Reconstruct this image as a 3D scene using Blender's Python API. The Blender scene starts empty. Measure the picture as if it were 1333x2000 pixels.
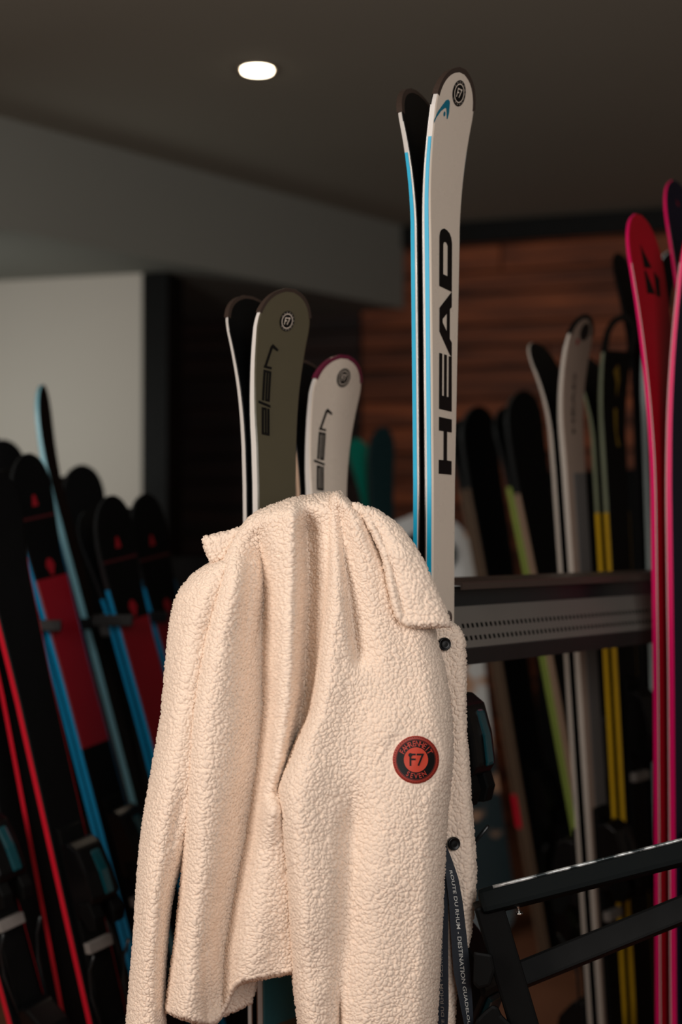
import bpy, bmesh, math, random
import numpy as np
from mathutils import Vector, Matrix
random.seed(7)
R = math.radians
COL = bpy.context.scene.collection
SC = bpy.context.scene

# ------------------------------------------------------------------ camera, world, lights, exposure
CAM_Z = 1.2
PITCH = R(0.93)
FPX = 2000 * 50 / 36.0
cam_d = bpy.data.cameras.new('camera')
cam_d.sensor_fit = 'VERTICAL'; cam_d.sensor_height = 36; cam_d.sensor_width = 24; cam_d.lens = 50
cam_d.clip_start = 0.05
cam_d.dof.use_dof = True; cam_d.dof.focus_distance = 1.99; cam_d.dof.aperture_fstop = 2.0
cam = bpy.data.objects.new('camera', cam_d); COL.objects.link(cam)
cam.location = (0, 0, CAM_Z); cam.rotation_euler = (R(90) + PITCH, 0, 0)
SC.camera = cam

w = bpy.data.worlds.new('world'); SC.world = w; w.use_nodes = True
w.node_tree.nodes['Background'].inputs[0].default_value = (0.75, 0.85, 1.0, 1)
w.node_tree.nodes['Background'].inputs[1].default_value = 0.012

def area(name, loc, target, sx, sy, power, color):
    l = bpy.data.lights.new(name, 'AREA'); l.shape = 'RECTANGLE'; l.size = sx; l.size_y = sy
    l.energy = power; l.color = color
    o = bpy.data.objects.new(name, l); COL.objects.link(o); o.location = loc
    o.rotation_euler = (Vector(target) - Vector(loc)).to_track_quat('-Z', 'Y').to_euler()
    return o
def spot(name, loc, target, power, color, angle=90, blend=0.8, rad=0.05):
    l = bpy.data.lights.new(name, 'SPOT'); l.energy = power; l.color = color
    l.spot_size = R(angle); l.spot_blend = blend; l.shadow_soft_size = rad
    o = bpy.data.objects.new(name, l); COL.objects.link(o); o.location = loc
    o.rotation_euler = (Vector(target) - Vector(loc)).to_track_quat('-Z', 'Y').to_euler()
    return o
# assumed unseen key light on the left of the photographer, and an added unseen fill light behind him
area('assumed_key_light', (-1.45, 0.75, 1.55), (-0.1, 2.0, 1.0), 0.9, 1.3, 31.5, (1.0, 0.88, 0.79))
area('fill_light', (0.65, -0.45, 1.75), (0.0, 2.0, 1.2), 1.2, 1.2, 33, (1.0, 0.96, 0.93))
# added unseen light brightening the white partition, beyond the left picture edge
area('partition_fill', (-1.5, 4.45, 1.5), (-0.9, 5.22, 1.62), 0.3, 0.3, 2.2, (0.97, 1.0, 0.94))

SC.view_settings.view_transform = 'Standard'; SC.view_settings.look = 'None'
SC.view_settings.exposure = 0.0; SC.view_settings.gamma = 1.0; SC.view_settings.use_curve_mapping = False
SC.cycles.max_bounces = 6

# ------------------------------------------------------------------ helpers
CP, SP = math.cos(PITCH), math.sin(PITCH)
def P(px, py, d):
    """world point seen at pixel (px, py) of the 1333x2000 frame, d metres in front of the camera"""
    xc = (px - 666.5) / FPX * d; yc = (1000 - py) / FPX * d
    return Vector((xc, d * CP - yc * SP, CAM_Z + d * SP + yc * CP))
def Pn(px, py, d):
    xc = (px - 666.5) / FPX * d; yc = (1000 - py) / FPX * d
    return np.stack([xc, d * CP - yc * SP, CAM_Z + d * SP + yc * CP], -1)

def lin(c):
    return tuple((x / 255 / 12.92 if x <= 10 else ((x / 255 + 0.055) / 1.055) ** 2.4) for x in c)
MATS = {}
def mat(name, rgb, rough=0.5, metal=0.0, spec=0.5, vary=0.08, scale=30, coat=0.0, bump=0.0):
    """rgb: 0-255 sRGB; a little procedural noise in colour and gloss"""
    if name in MATS: return MATS[name]
    m = bpy.data.materials.new(name); m.use_nodes = True
    nt = m.node_tree; b = nt.nodes['Principled BSDF']
    c = lin(rgb)
    tc = nt.nodes.new('ShaderNodeTexCoord'); nz = nt.nodes.new('ShaderNodeTexNoise')
    nz.inputs['Scale'].default_value = scale; nz.inputs['Detail'].default_value = 3
    nt.links.new(tc.outputs['Object'], nz.inputs['Vector'])
    mx = nt.nodes.new('ShaderNodeMix'); mx.data_type = 'RGBA'
    mx.inputs[6].default_value = tuple(x * (1 - vary) for x in c) + (1,)
    mx.inputs[7].default_value = tuple(min(1, x * (1 + vary)) for x in c) + (1,)
    nt.links.new(nz.outputs['Fac'], mx.inputs[0]); nt.links.new(mx.outputs[2], b.inputs['Base Color'])
    mr = nt.nodes.new('ShaderNodeMapRange')
    mr.inputs['To Min'].default_value = max(0.02, rough - 0.05); mr.inputs['To Max'].default_value = min(1, rough + 0.05)
    nt.links.new(nz.outputs['Fac'], mr.inputs['Value']); nt.links.new(mr.outputs[0], b.inputs['Roughness'])
    b.inputs['Metallic'].default_value = metal
    b.inputs['Specular IOR Level'].default_value = spec
    b.inputs['Coat Weight'].default_value = coat
    b.inputs['Coat Roughness'].default_value = 0.08
    if bump:
        bp = nt.nodes.new('ShaderNodeBump'); bp.inputs['Strength'].default_value = bump
        nt.links.new(nz.outputs['Fac'], bp.inputs['Height']); nt.links.new(bp.outputs[0], b.inputs['Normal'])
    MATS[name] = m
    return m
def emit(name, rgb, strength):
    m = bpy.data.materials.new(name); m.use_nodes = True
    b = m.node_tree.nodes['Principled BSDF']
    b.inputs['Emission Color'].default_value = lin(rgb) + (1,); b.inputs['Emission Strength'].default_value = strength
    return m

def link(name, me, m, parent=None, smooth=False):
    if m is not None: me.materials.append(m)
    if smooth: me.polygons.foreach_set('use_smooth', np.ones(len(me.polygons), bool))
    o = bpy.data.objects.new(name, me); COL.objects.link(o)
    if parent is not None: o.parent = parent; o.matrix_parent_inverse = parent.matrix_world.inverted()
    return o
def mesh(name, verts, faces, m, parent=None, smooth=False):
    me = bpy.data.meshes.new(name)
    me.from_pydata([tuple(v) for v in verts], [], [tuple(f) for f in faces]); me.validate(); me.update()
    return link(name, me, m, parent, smooth)
def fix_normals(o):
    bm = bmesh.new(); bm.from_mesh(o.data); bmesh.ops.recalc_face_normals(bm, faces=bm.faces); bm.to_mesh(o.data); bm.free()
    return o
def bevel(o, wdt, seg=2):
    bm = bmesh.new(); bm.from_mesh(o.data)
    bmesh.ops.recalc_face_normals(bm, faces=bm.faces)
    bmesh.ops.bevel(bm, geom=[e for e in bm.edges if e.calc_face_angle(0) > 0.5], offset=wdt, segments=seg, affect='EDGES', profile=0.6)
    bm.to_mesh(o.data); bm.free()
    return o
def tag(o, label, cat, group=None):
    o['label'] = label; o['category'] = cat
    if group: o['group'] = group
    return o
def structure(o):
    o['kind'] = 'structure'; return o
def empty(name, loc):
    o = bpy.data.objects.new(name, None); COL.objects.link(o); o.location = loc; o.empty_display_size = 0.05
    o.matrix_world = Matrix.Translation(loc)
    return o
def box8(a, b, c, d, e, f, g, h):
    return [a, b, c, d, e, f, g, h], [(0, 1, 2, 3), (7, 6, 5, 4), (0, 4, 5, 1), (1, 5, 6, 2), (2, 6, 7, 3), (3, 7, 4, 0)]
def obox(name, o, ax, ay, az, m, parent=None, bev=0.0):
    """box centred at o with half-extent vectors ax, ay, az"""
    o, ax, ay, az = map(Vector, (o, ax, ay, az))
    v, f = box8(o-ax-ay-az, o+ax-ay-az, o+ax+ay-az, o-ax+ay-az, o-ax-ay+az, o+ax-ay+az, o+ax+ay+az, o-ax+ay+az)
    ob = mesh(name, v, f, m, parent)
    if bev: bevel(ob, bev)
    else: fix_normals(ob)
    return ob
def loft(name, rings, m, parent=None, smooth=False, cap=True, closed=True):
    n = len(rings[0]); v = [p for r in rings for p in r]; f = []
    for i in range(len(rings) - 1):
        for j in range(n if closed else n - 1):
            k = (j + 1) % n
            f.append((i*n + j, i*n + k, (i+1)*n + k, (i+1)*n + j))
    if cap and closed:
        f.append(tuple(range(n - 1, -1, -1))); f.append(tuple((len(rings) - 1) * n + j for j in range(n)))
    return fix_normals(mesh(name, v, f, m, parent, smooth))
def tube(name, pts, rad, m, parent=None, seg=10):
    pts = [Vector(p) for p in pts]; rings = []
    for i, p in enumerate(pts):
        t = (pts[min(i+1, len(pts)-1)] - pts[max(i-1, 0)]).normalized()
        u = t.cross(Vector((0.3, 0.2, 1))).normalized(); w_ = t.cross(u)
        r = rad[i] if isinstance(rad, (list, tuple)) else rad
        rings.append([p + (u * math.cos(2*math.pi*k/seg) + w_ * math.sin(2*math.pi*k/seg)) * r for k in range(seg)])
    return loft(name, rings, m, parent, True)
def beam(name, p, q, up, hw, hh, m, parent=None, bev=0.003):
    p, q, up = map(Vector, (p, q, up)); t = (q - p); L = t.length; t.normalize()
    s = t.cross(up).normalized(); u = s.cross(t)
    return obox(name, (p + q) / 2, t * L / 2, s * hw, u * hh, m, parent, bev)

# ---- flat shapes: letters and logos as 2-D meshes (verts, faces)
def text2d(txt, size=1.0, shear=0.0, offset=0.0, spacing=1.0):
    cu = bpy.data.curves.new('lettering', 'FONT'); cu.body = txt; cu.size = size; cu.shear = shear
    cu.offset = offset; cu.space_character = spacing; cu.resolution_u = 3
    cu.align_x = 'CENTER'; cu.align_y = 'CENTER'
    o = bpy.data.objects.new('lettering', cu); COL.objects.link(o)
    dg = bpy.context.evaluated_depsgraph_get()
    me = bpy.data.meshes.new_from_object(o.evaluated_get(dg))
    V = np.array([v.co[:2] for v in me.vertices]); F = [tuple(p.vertices) for p in me.polygons]
    bpy.data.objects.remove(o); bpy.data.curves.remove(cu); bpy.data.meshes.remove(me)
    if len(V):
        V = V - (V.max(0) + V.min(0)) / 2
    return V, F
def poly2d(polys):
    cu = bpy.data.curves.new('shape', 'CURVE'); cu.dimensions = '2D'; cu.fill_mode = 'BOTH'
    for pl in polys:
        sp = cu.splines.new('POLY'); sp.points.add(len(pl) - 1)
        for i, (x, y) in enumerate(pl): sp.points[i].co = (x, y, 0, 1)
        sp.use_cyclic_u = True
    o = bpy.data.objects.new('shape', cu); COL.objects.link(o)
    dg = bpy.context.evaluated_depsgraph_get()
    me = bpy.data.meshes.new_from_object(o.evaluated_get(dg))
    V = np.array([v.co[:2] for v in me.vertices]); F = [tuple(p.vertices) for p in me.polygons]
    bpy.data.objects.remove(o); bpy.data.curves.remove(cu); bpy.data.meshes.remove(me)
    return V, F
def ring2d(r0, r1, n=40, a0=0, a1=2*math.pi):
    V = []; F = []
    for i in range(n + 1):
        a = a0 + (a1 - a0) * i / n
        V += [(r0*math.cos(a), r0*math.sin(a)), (r1*math.cos(a), r1*math.sin(a))]
    for i in range(n): F.append((2*i, 2*i+1, 2*i+3, 2*i+2))
    return np.array(V), F
def join2d(parts):
    V = []; F = []
    for v, f in parts:
        k = len(V); V += [tuple(x) for x in v]; F += [tuple(i + k for i in q) for q in f]
    return np.array(V), F
def arc_text(txt, r, size, a_mid, step, flip=False):
    out = []
    n = len(txt)
    for i, ch in enumerate(txt):
        v, f = text2d(ch, 1.0, offset=0.012); v = v * size
        k = (i - (n - 1) / 2) * step
        a = a_mid + (k if flip else -k)
        rot = a - math.pi/2 if not flip else a + math.pi/2
        c, s = math.cos(rot), math.sin(rot)
        v = v * np.array([0.85, 1.0])
        v = np.stack([v[:, 0]*c - v[:, 1]*s + r*math.cos(a), v[:, 0]*s + v[:, 1]*c + r*math.sin(a)], -1)
        out.append((v, f))
    return join2d(out)

# ------------------------------------------------------------------ materials
M_ceil = mat('ceiling_paint', (146, 143, 131), 0.9, vary=0.03, scale=2)
M_beam = mat('beam_paint', (132, 133, 126), 0.9, vary=0.03, scale=2)
M_white_wall = mat('white_wall_paint', (205, 200, 190), 0.9, vary=0.03, scale=2)
M_floor = mat('floor_laminate', (120, 78, 56), 0.55, vary=0.25, scale=8)
M_blackpost = mat('black_post_paint', (7, 9, 9), 0.6, spec=0.2)
M_black = mat('black_plastic', (5, 6, 7), 0.35, spec=0.3)
M_black_matte = mat('black_matte_plastic', (4, 5, 5), 0.6, spec=0.15)
M_black_metal = mat('black_powder_coat', (20, 25, 27), 0.32, spec=0.5, vary=0.2, scale=60)
M_gray_metal = mat('grey_rack_steel', (116, 112, 106), 0.45, metal=0.2, vary=0.06, scale=20)
M_steel = mat('bright_steel', (190, 190, 188), 0.25, metal=1.0)
M_white_ski = mat('white_topsheet', (222, 208, 192), 0.28, spec=0.4, vary=0.02)
M_white_side = mat('white_sidewall', (206, 202, 197), 0.4, vary=0.03)
M_cyan = mat('cyan_stripe', (0, 172, 214), 0.4, vary=0.03)
M_teal_logo = mat('teal_print', (10, 110, 135), 0.4)
M_print = mat('black_print', (10, 9, 9), 0.45, spec=0.3)
M_base = mat('black_ski_base', (6, 7, 8), 0.3, spec=0.3)
M_base_green = mat('olive_ski_base', (60, 72, 38), 0.3)
M_guard = mat('smoked_tip_guard', (58, 46, 40), 0.3)
M_guard_purple = mat('purple_tip_guard', (105, 32, 58), 0.3)
M_olive = mat('olive_topsheet', (86, 80, 62), 0.3, vary=0.04)
M_teal_sheet = mat('petrol_topsheet', (40, 108, 118), 0.4)
M_beige_side = mat('beige_sidewall', (176, 150, 128), 0.45)
M_black_sheet = mat('black_topsheet', (4, 5, 6), 0.5, spec=0.15)
M_navy_sheet = mat('navy_topsheet', (22, 20, 36), 0.4, spec=0.3)
M_red_sheet = mat('crimson_topsheet', (125, 2, 22), 0.4, vary=0.06)
M_redprint = mat('red_print', (135, 2, 22), 0.5)
M_blue_side = mat('blue_sidewall', (16, 152, 208), 0.4)
M_pale_side = mat('pale_blue_sidewall', (130, 190, 205), 0.4)
M_red_side = mat('red_sidewall', (190, 20, 40), 0.4)
M_pink = mat('pink_sidewall', (240, 10, 105), 0.4, vary=0.05)
M_pinkbase = mat('red_ski_base', (165, 4, 28), 0.4)
M_yellow = mat('yellow_sidewall', (200, 160, 20), 0.45)
M_green = mat('lime_sidewall', (160, 185, 90), 0.45)
M_gray_sheet = mat('grey_topsheet', (96, 94, 92), 0.4)
M_warm_sheet = mat('stone_topsheet', (150, 130, 116), 0.4)
M_pale_gray_side = mat('grey_sidewall', (185, 200, 200), 0.45)
M_redsign = mat('bright_red_mark', (215, 15, 50), 0.4)
M_yprint = mat('yellow_print', (160, 130, 20), 0.5)
M_teal_base = mat('teal_ski_base', (0, 110, 95), 0.4)
M_teal_gloss = mat('teal_gloss_plastic', (6, 58, 66), 0.15, spec=0.7, coat=0.5)
M_silver = mat('silver_label', (120, 116, 112), 0.35, vary=0.1)
M_blue_box = mat('blue_plastic', (12, 92, 160), 0.4)
M_copper = mat('copper_fitting', (210, 120, 60), 0.3, metal=0.8)

# wood for the back wall: grain along the plank, each plank its own tone
def wood_mat(name='reclaimed_wood', ca=(70, 33, 18), cb=(172, 92, 50)):
    m = bpy.data.materials.new(name); m.use_nodes = True; nt = m.node_tree; b = nt.nodes['Principled BSDF']
    tc = nt.nodes.new('ShaderNodeTexCoord'); mp = nt.nodes.new('ShaderNodeMapping'); mp.inputs['Scale'].default_value = (1.6, 8, 16)
    oi = nt.nodes.new('ShaderNodeObjectInfo')
    ad = nt.nodes.new('ShaderNodeVectorMath'); ad.operation = 'ADD'
    sc_ = nt.nodes.new('ShaderNodeVectorMath'); sc_.operation = 'SCALE'; sc_.inputs['Scale'].default_value = 37
    cmb = nt.nodes.new('ShaderNodeCombineXYZ')
    for i in range(3): nt.links.new(oi.outputs['Random'], cmb.inputs[i])
    nt.links.new(cmb.outputs[0], sc_.inputs[0])
    nt.links.new(tc.outputs['Object'], mp.inputs['Vector']); nt.links.new(mp.outputs[0], ad.inputs[0]); nt.links.new(sc_.outputs[0], ad.inputs[1])
    nz = nt.nodes.new('ShaderNodeTexNoise'); nz.inputs['Scale'].default_value = 1.5; nz.inputs['Detail'].default_value = 6
    nt.links.new(ad.outputs[0], nz.inputs['Vector'])
    cr = nt.nodes.new('ShaderNodeValToRGB')
    cr.color_ramp.elements[0].position = 0.3; cr.color_ramp.elements[0].color = lin(ca) + (1,)
    cr.color_ramp.elements[1].position = 0.75; cr.color_ramp.elements[1].color = lin(cb) + (1,)
    nt.links.new(nz.outputs['Fac'], cr.inputs['Fac'])
    hs = nt.nodes.new('ShaderNodeHueSaturation')
    mr = nt.nodes.new('ShaderNodeMapRange'); mr.inputs['To Min'].default_value = 0.55; mr.inputs['To Max'].default_value = 1.25
    nt.links.new(oi.outputs['Random'], mr.inputs['Value']); nt.links.new(mr.outputs[0], hs.inputs['Value'])
    nt.links.new(cr.outputs[0], hs.inputs['Color']); nt.links.new(hs.outputs[0], b.inputs['Base Color'])
    b.inputs['Roughness'].default_value = 0.7
    return m
M_wood = wood_mat()
M_wood_shaded = wood_mat('shaded_wood', (22, 10, 7), (52, 26, 16))  # same wood in darker tones: shade on the left boards put into the colour

# ------------------------------------------------------------------ the room
CEIL = 2.5
structure(obox('floor', (0.3, 2.6, -0.05), (4.2, 0, 0), (0, 5.2, 0), (0, 0, 0.05), M_floor))
structure(obox('ceiling', (0.3, 2.6, CEIL + 0.05), (4.2, 0, 0), (0, 5.2, 0), (0, 0, 0.05), M_ceil))
# wood wall: passes through (0.264, 5.97), turned 18 degrees
WD = Vector((math.cos(R(18)), -math.sin(R(18)), 0)); WN = Vector((-math.sin(R(18)), -math.cos(R(18)), 0))
W0 = Vector((0.264, 5.99, 0))
wallb = structure(obox('wall_back', W0 + WD * 0.6 - WN * 0.09 + Vector((0, 0, CEIL / 2)), WD * 3.4, WN * 0.05, Vector((0, 0, CEIL / 2)), M_blackpost))
plank_meshes = {}
def plank(c, L, h, proud, M_wood):
    k = (round(L, 2), round(h, 3), M_wood.name)
    if k not in plank_meshes:
        bm = bmesh.new(); bmesh.ops.create_cube(bm, size=1.0)
        bmesh.ops.scale(bm, vec=(L, 0.024, h), verts=bm.verts)
        bmesh.ops.bevel(bm, geom=bm.edges[:], offset=0.003, segments=1, affect='EDGES')
        me = bpy.data.meshes.new('plank'); bm.to_mesh(me); bm.free(); me.materials.append(M_wood); plank_meshes[k] = me
    o = bpy.data.objects.new('plank', plank_meshes[k]); COL.objects.link(o)
    o.matrix_world = Matrix.Translation(c + WN * proud) @ Matrix.Rotation(R(-18), 4, 'Z')
    mw = o.matrix_world.copy(); o.parent = wallb; o.matrix_parent_inverse = wallb.matrix_world.inverted(); o.matrix_world = mw
z = 0.004; r_i = 0
while z < CEIL - 0.03:
    h = random.choice((0.09, 0.11, 0.13)); h = min(h, CEIL - 0.01 - z)
    for m_, x, x_end in ((M_wood_shaded, -2.6, -0.19), (M_wood, -0.19, 3.9)):
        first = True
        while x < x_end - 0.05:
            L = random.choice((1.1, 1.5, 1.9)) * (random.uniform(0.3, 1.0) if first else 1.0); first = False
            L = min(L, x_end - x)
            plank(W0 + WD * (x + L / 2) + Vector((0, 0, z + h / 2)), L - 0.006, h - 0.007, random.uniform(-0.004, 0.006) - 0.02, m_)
            x += L
    z += h
structure(obox('trim_2', W0 + WD * 0.6 + WN * 0.012 + Vector((0, 0, CEIL - 0.045)), WD * 3.2, WN * 0.02, (0, 0, 0.044), M_blackpost, bev=0.003))
# white partition on the left, its black end post
PA = Vector((-1.275, 5.31, 0)); PD = Vector((0.963, -0.268, 0)).normalized(); PN = Vector((-PD.y, PD.x, 0))
end = Vector((-0.718, 5.155, 0)); a0 = end - PD * 2.6
structure(obox('wall_left', (a0 + end) / 2 + PN * 0.06 + Vector((0, 0, CEIL / 2)), (end - a0) / 2, PN * 0.06, Vector((0, 0, CEIL / 2)), M_white_wall))
structure(obox('trim_1', end + PD * 0.05 + PN * 0.06 + Vector((0, 0, 1.075)), PD * 0.05, PN * 0.075, Vector((0, 0, 1.075)), M_blackpost, bev=0.004))
# dropped beam under the ceiling
B0 = Vector((-1.056, 4.40, 0)); B1 = Vector((0.264, 5.97, 0)); BD = (B1 - B0).normalized(); BN = Vector((-BD.y, BD.x, 0))
b_a = B0 - BD * 2.6; b_b = B1 + BD * 0.0
structure(obox('ceiling_beam', (b_a + b_b) / 2 + BN * 0.45 + Vector((0, 0, CEIL - 0.174)), (b_b - b_a) / 2, BN * 0.45, Vector((0, 0, 0.174)), M_beam))
# right side wall; no window is built
structure(obox('wall_right', (4.0, 2.4, CEIL / 2), (0.05, 0, 0), (0, 5.0, 0), (0, 0, CEIL / 2), M_white_wall))

# recessed downlight
def disc_rings(c, radii_z, n, m, name, parent):
    rings = [[Vector((c.x + r * math.cos(2*math.pi*k/n), c.y + r * math.sin(2*math.pi*k/n), c.z + zz)) for k in range(n)] for r, zz in radii_z]
    return loft(name, rings, m, parent, True, cap=False)
def downlight(px, py, label, lamp_power):
    d = (CEIL - CAM_Z) / (((1000 - py) / FPX) * CP + SP)
    c = P(px, py, d); c.z = CEIL
    t = empty('ceiling_downlight', c); tag(t, label, 'light')
    disc_rings(c, [(0.044, -0.0015), (0.047, -0.004), (0.057, -0.004), (0.060, -0.001), (0.060, 0.004)], 40, mat('downlight_rim', (120, 108, 96), 0.4), 'rim', t)
    rings = [[Vector((c.x + r * math.cos(2*math.pi*k/40), c.y + r * math.sin(2*math.pi*k/40), c.z + zz)) for k in range(40)] for r, zz in ((0.043, -0.0015), (0.042, -0.007), (0.030, -0.010))]
    loft('lamp_lens', rings, emit('lamp_glow', (255, 236, 205), 14), t, True)
    spot('downlight_lamp', c + Vector((0, 0, -0.03)), c + Vector((0, 0, -1)), lamp_power, (1, 0.8, 0.6), 110, 0.9, 0.045)
downlight(503, 135, 'round recessed ceiling lamp glowing warm white in the plain ceiling', 9)

# ------------------------------------------------------------------ skis
class Frame:
    def __init__(s, hi, lo, theta, side, gap, t, s_curve, s_tip, H, wid):
        s.hi, s.lo = Vector(hi), Vector(lo)
        s.a = (s.hi - s.lo).normalized()
        n0 = Vector((math.sin(R(theta)), -math.cos(R(theta)), 0))
        s.n = (n0 - s.a * n0.dot(s.a)).normalized(); s.w = s.a.cross(s.n)
        s.side, s.gap, s.t, s.sc, s.st, s.H, s.wid = side, gap, t, s_curve, s_tip, H, wid
        s.sr = s_tip - wid['round']
    def h(s, x):
        q = max(0.0, (x - s.sc) / (s.st - s.sc)); return s.H * q ** s.wid.get('pow', 2.0)
    def b(s, x):
        W = s.wid; ks, vs = W['s'], W['b']
        v = float(np.interp(min(x, s.sr), ks, vs))
        if x > s.sr:
            q = min(1.0, (x - s.sr) / (s.st - s.sr)); v *= max(0.03, (1 - q ** 2.3)) ** 0.5
        return v
    def p(s, x, w, nn):
        # the tip also tapers in thickness
        k = 1.0 if x < s.sc else 1.0 - 0.45 * min(1.0, (x - s.sc) / (s.st - s.sc))
        return s.hi + s.a * x + s.w * w + s.n * (s.side * (s.gap / 2 + nn * k + s.h(x)))
def rows(f, s0, s1):
    out = list(np.arange(s0, min(s1, f.sc), 0.06)) + list(np.arange(max(s0, f.sc), min(s1, f.sr), 0.02))
    if s1 > f.sr:
        out += [f.sr + (f.st - f.sr) * math.sin(q) for q in np.linspace(0, math.pi/2, 14)]
    else: out.append(s1)
    out = [x for x in out if s0 - 1e-6 <= x <= s1 + 1e-6]
    return sorted(set(round(x, 5) for x in out))
def slab(name, f, s0, s1, n0, n1, m, parent, inset0=0.0, inset1=0.0, w0=-1.0, w1=1.0):
    rg = []
    for x in rows(f, s0, s1):
        b = f.b(x); i0 = min(inset0, b * 0.6); i1 = min(inset1, b * 0.6)
        rg.append([f.p(x, w0*(b - i0), n0), f.p(x, w1*(b - i0), n0), f.p(x, w1*(b - i1), n1), f.p(x, w0*(b - i1), n1)])
    return loft(name, rg, m, parent)
def decal(name, f, s_c, w_c, shape, m, parent, up='reads_up', lift=0.0026, mirror=False, base=False):
    """flat print on the topsheet; shape x runs along the ski when it reads upwards"""
    V, F = shape; out = []
    for x, y in V:
        if up == 'reads_up': ds, dw = x, -y
        elif up == 'reads_down': ds, dw = -x, y
        else: ds, dw = y, x
        dw *= (-1 if mirror else 1)
        out.append(f.p(s_c + ds, w_c + dw, (-lift * 0.3 if base else f.t + lift)))
    return mesh(name, out, F, m, parent)
def guard(f, s_g, m, parent, wid=0.008, name='tip_guard'):
    st = []
    for x in rows(f, s_g, f.st): st.append((x, f.b(x)))
    cont = [(x, b) for x, b in st] + [(x, -b) for x, b in reversed(st)]
    rg = []
    for x, b in cont:
        v = Vector((f.sr - 0.01 - x, -b)); L = v.length; v /= max(L, 1e-6)
        if abs(x - s_g) < 0.02 and b * v.y < 0 : pass
        xi, bi = x + v.x * wid, b + v.y * wid
        xo, bo = x - v.x * 0.0012, b - v.y * 0.0012
        rg.append([f.p(xo, bo, -0.0006), f.p(xo, bo, f.t + 0.0024), f.p(xi, bi, f.t + 0.0024), f.p(xi, bi, -0.0006)])
    return loft(name, rg, m, parent)
def prism(name, f, prof, w0, w1, m, parent, bev=0.002):
    """extrude a side profile [(s, n)] of the ski across its width"""
    a = [f.p(s, w0, n) for s, n in prof]; b = [f.p(s, w1, n) for s, n in prof]; n = len(prof)
    v = a + b; fc = [tuple(range(n)), tuple(range(2*n-1, n-1, -1))] + [(i, (i+1) % n, n + (i+1) % n, n + i) for i in range(n)]
    o = mesh(name, v, fc, m, parent)
    return bevel(o, bev) if bev else fix_normals(o)
def binding(f, s_toe, parent, accent=M_teal_gloss, label_bar=False, heel=True, hw=0.03):
    """s_toe: position of the top of the toe piece; the toe and heel sit on a raised plate"""
    t = f.t + 0.0015
    prism('binding_plate', f, [(s_toe + 0.03, t), (s_toe + 0.025, t + 0.012), (s_toe - 0.46, t + 0.012), (s_toe - 0.47, t)], -hw*0.85, hw*0.85, M_black_matte, parent)
    toe = prism('toe_piece', f, [(s_toe, t + 0.010), (s_toe + 0.002, t + 0.034), (s_toe - 0.012, t + 0.055), (s_toe - 0.055, t + 0.068), (s_toe - 0.10, t + 0.074), (s_toe - 0.115, t + 0.066), (s_toe - 0.112, t + 0.048), (s_toe - 0.14, t + 0.030), (s_toe - 0.14, t + 0.010)], -hw, hw, M_black, parent, 0.005)
    prism('cover_panel', f, [(s_toe - 0.018, t + 0.054), (s_toe - 0.022, t + 0.060), (s_toe - 0.058, t + 0.073), (s_toe - 0.100, t + 0.079), (s_toe - 0.104, t + 0.073), (s_toe - 0.056, t + 0.066)], -hw*0.05, hw*0.62, accent, toe, 0.004)
    for sg in (-1, 1):
        prism('toe_wing', f, [(s_toe - 0.108, t + 0.030), (s_toe - 0.106, t + 0.062), (s_toe - 0.135, t + 0.072), (s_toe - 0.158, t + 0.066), (s_toe - 0.160, t + 0.046), (s_toe - 0.135, t + 0.030)], sg*hw*0.35, sg*hw*1.12, M_black_matte, toe, 0.003)
    if label_bar:
        prism('anti_friction_pad', f, [(s_toe - 0.185, t + 0.010), (s_toe - 0.185, t + 0.026), (s_toe - 0.205, t + 0.026), (s_toe - 0.205, t + 0.010)], -hw*0.9, hw*0.9, M_silver, parent, 0.002)
    if heel:
        h0 = s_toe - 0.40
        hp = prism('heel_piece', f, [(h0 + 0.06, t + 0.010), (h0 + 0.055, t + 0.040), (h0 + 0.02, t + 0.075), (h0 - 0.03, t + 0.090), (h0 - 0.075, t + 0.070), (h0 - 0.12, t + 0.035), (h0 - 0.125, t + 0.010)], -hw, hw, M_black, parent, 0.006)
        prism('heel_lever', f, [(h0 - 0.035, t + 0.088), (h0 - 0.04, t + 0.096), (h0 - 0.10, t + 0.074), (h0 - 0.14, t + 0.046), (h0 - 0.135, t + 0.040), (h0 - 0.095, t + 0.062)], -hw*0.6, hw*0.6, accent, hp, 0.002)
        for sg in (-1, 1):
            tube('brake_arm', [f.p(h0 + 0.05, sg*hw*1.05, t + 0.02), f.p(h0 + 0.12, sg*hw*1.25, t + 0.015), f.p(h0 + 0.17, sg*hw*1.35, t + 0.03), f.p(h0 + 0.20, sg*hw*1.35, t + 0.055)], 0.003, M_black_metal, parent, 8)
F7 = None
def sticker(f, s_c, w_c, r, parent, stretch=1.0):
    o = None
    V, F = ring2d(0.0, r, 36); V = V * np.array([stretch, 1])
    # a few rings so that the sticker follows the curve of the tip
    V, F = join2d([ring2d(r*a, r*b, 36) for a, b in ((0, .35), (.35, .7), (.7, 1))])
    o = decal('sticker', f, s_c, w_c, (V, F), M_print, parent, 'upright', 0.0028)
    decal('sticker_ring', f, s_c, w_c, ring2d(r*0.66, r*0.74, 36), M_white_ski, o, 'upright', 0.0032)
    v, q = F7
    decal('sticker_lettering', f, s_c, w_c, (v * r * 0.95, q), M_white_ski, o, 'upright', 0.0034)
    v2, q2 = ring2d(r*0.80, r*0.92, 60)
    q2 = [x for i, x in enumerate(q2) if i % 4 in (0, 1) and (i < 26 or i > 34)]
    decal('sticker_rim_lettering', f, s_c, w_c, (v2, q2), mat('grey_print', (120, 112, 104), 0.5), o, 'upright', 0.0032)

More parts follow.
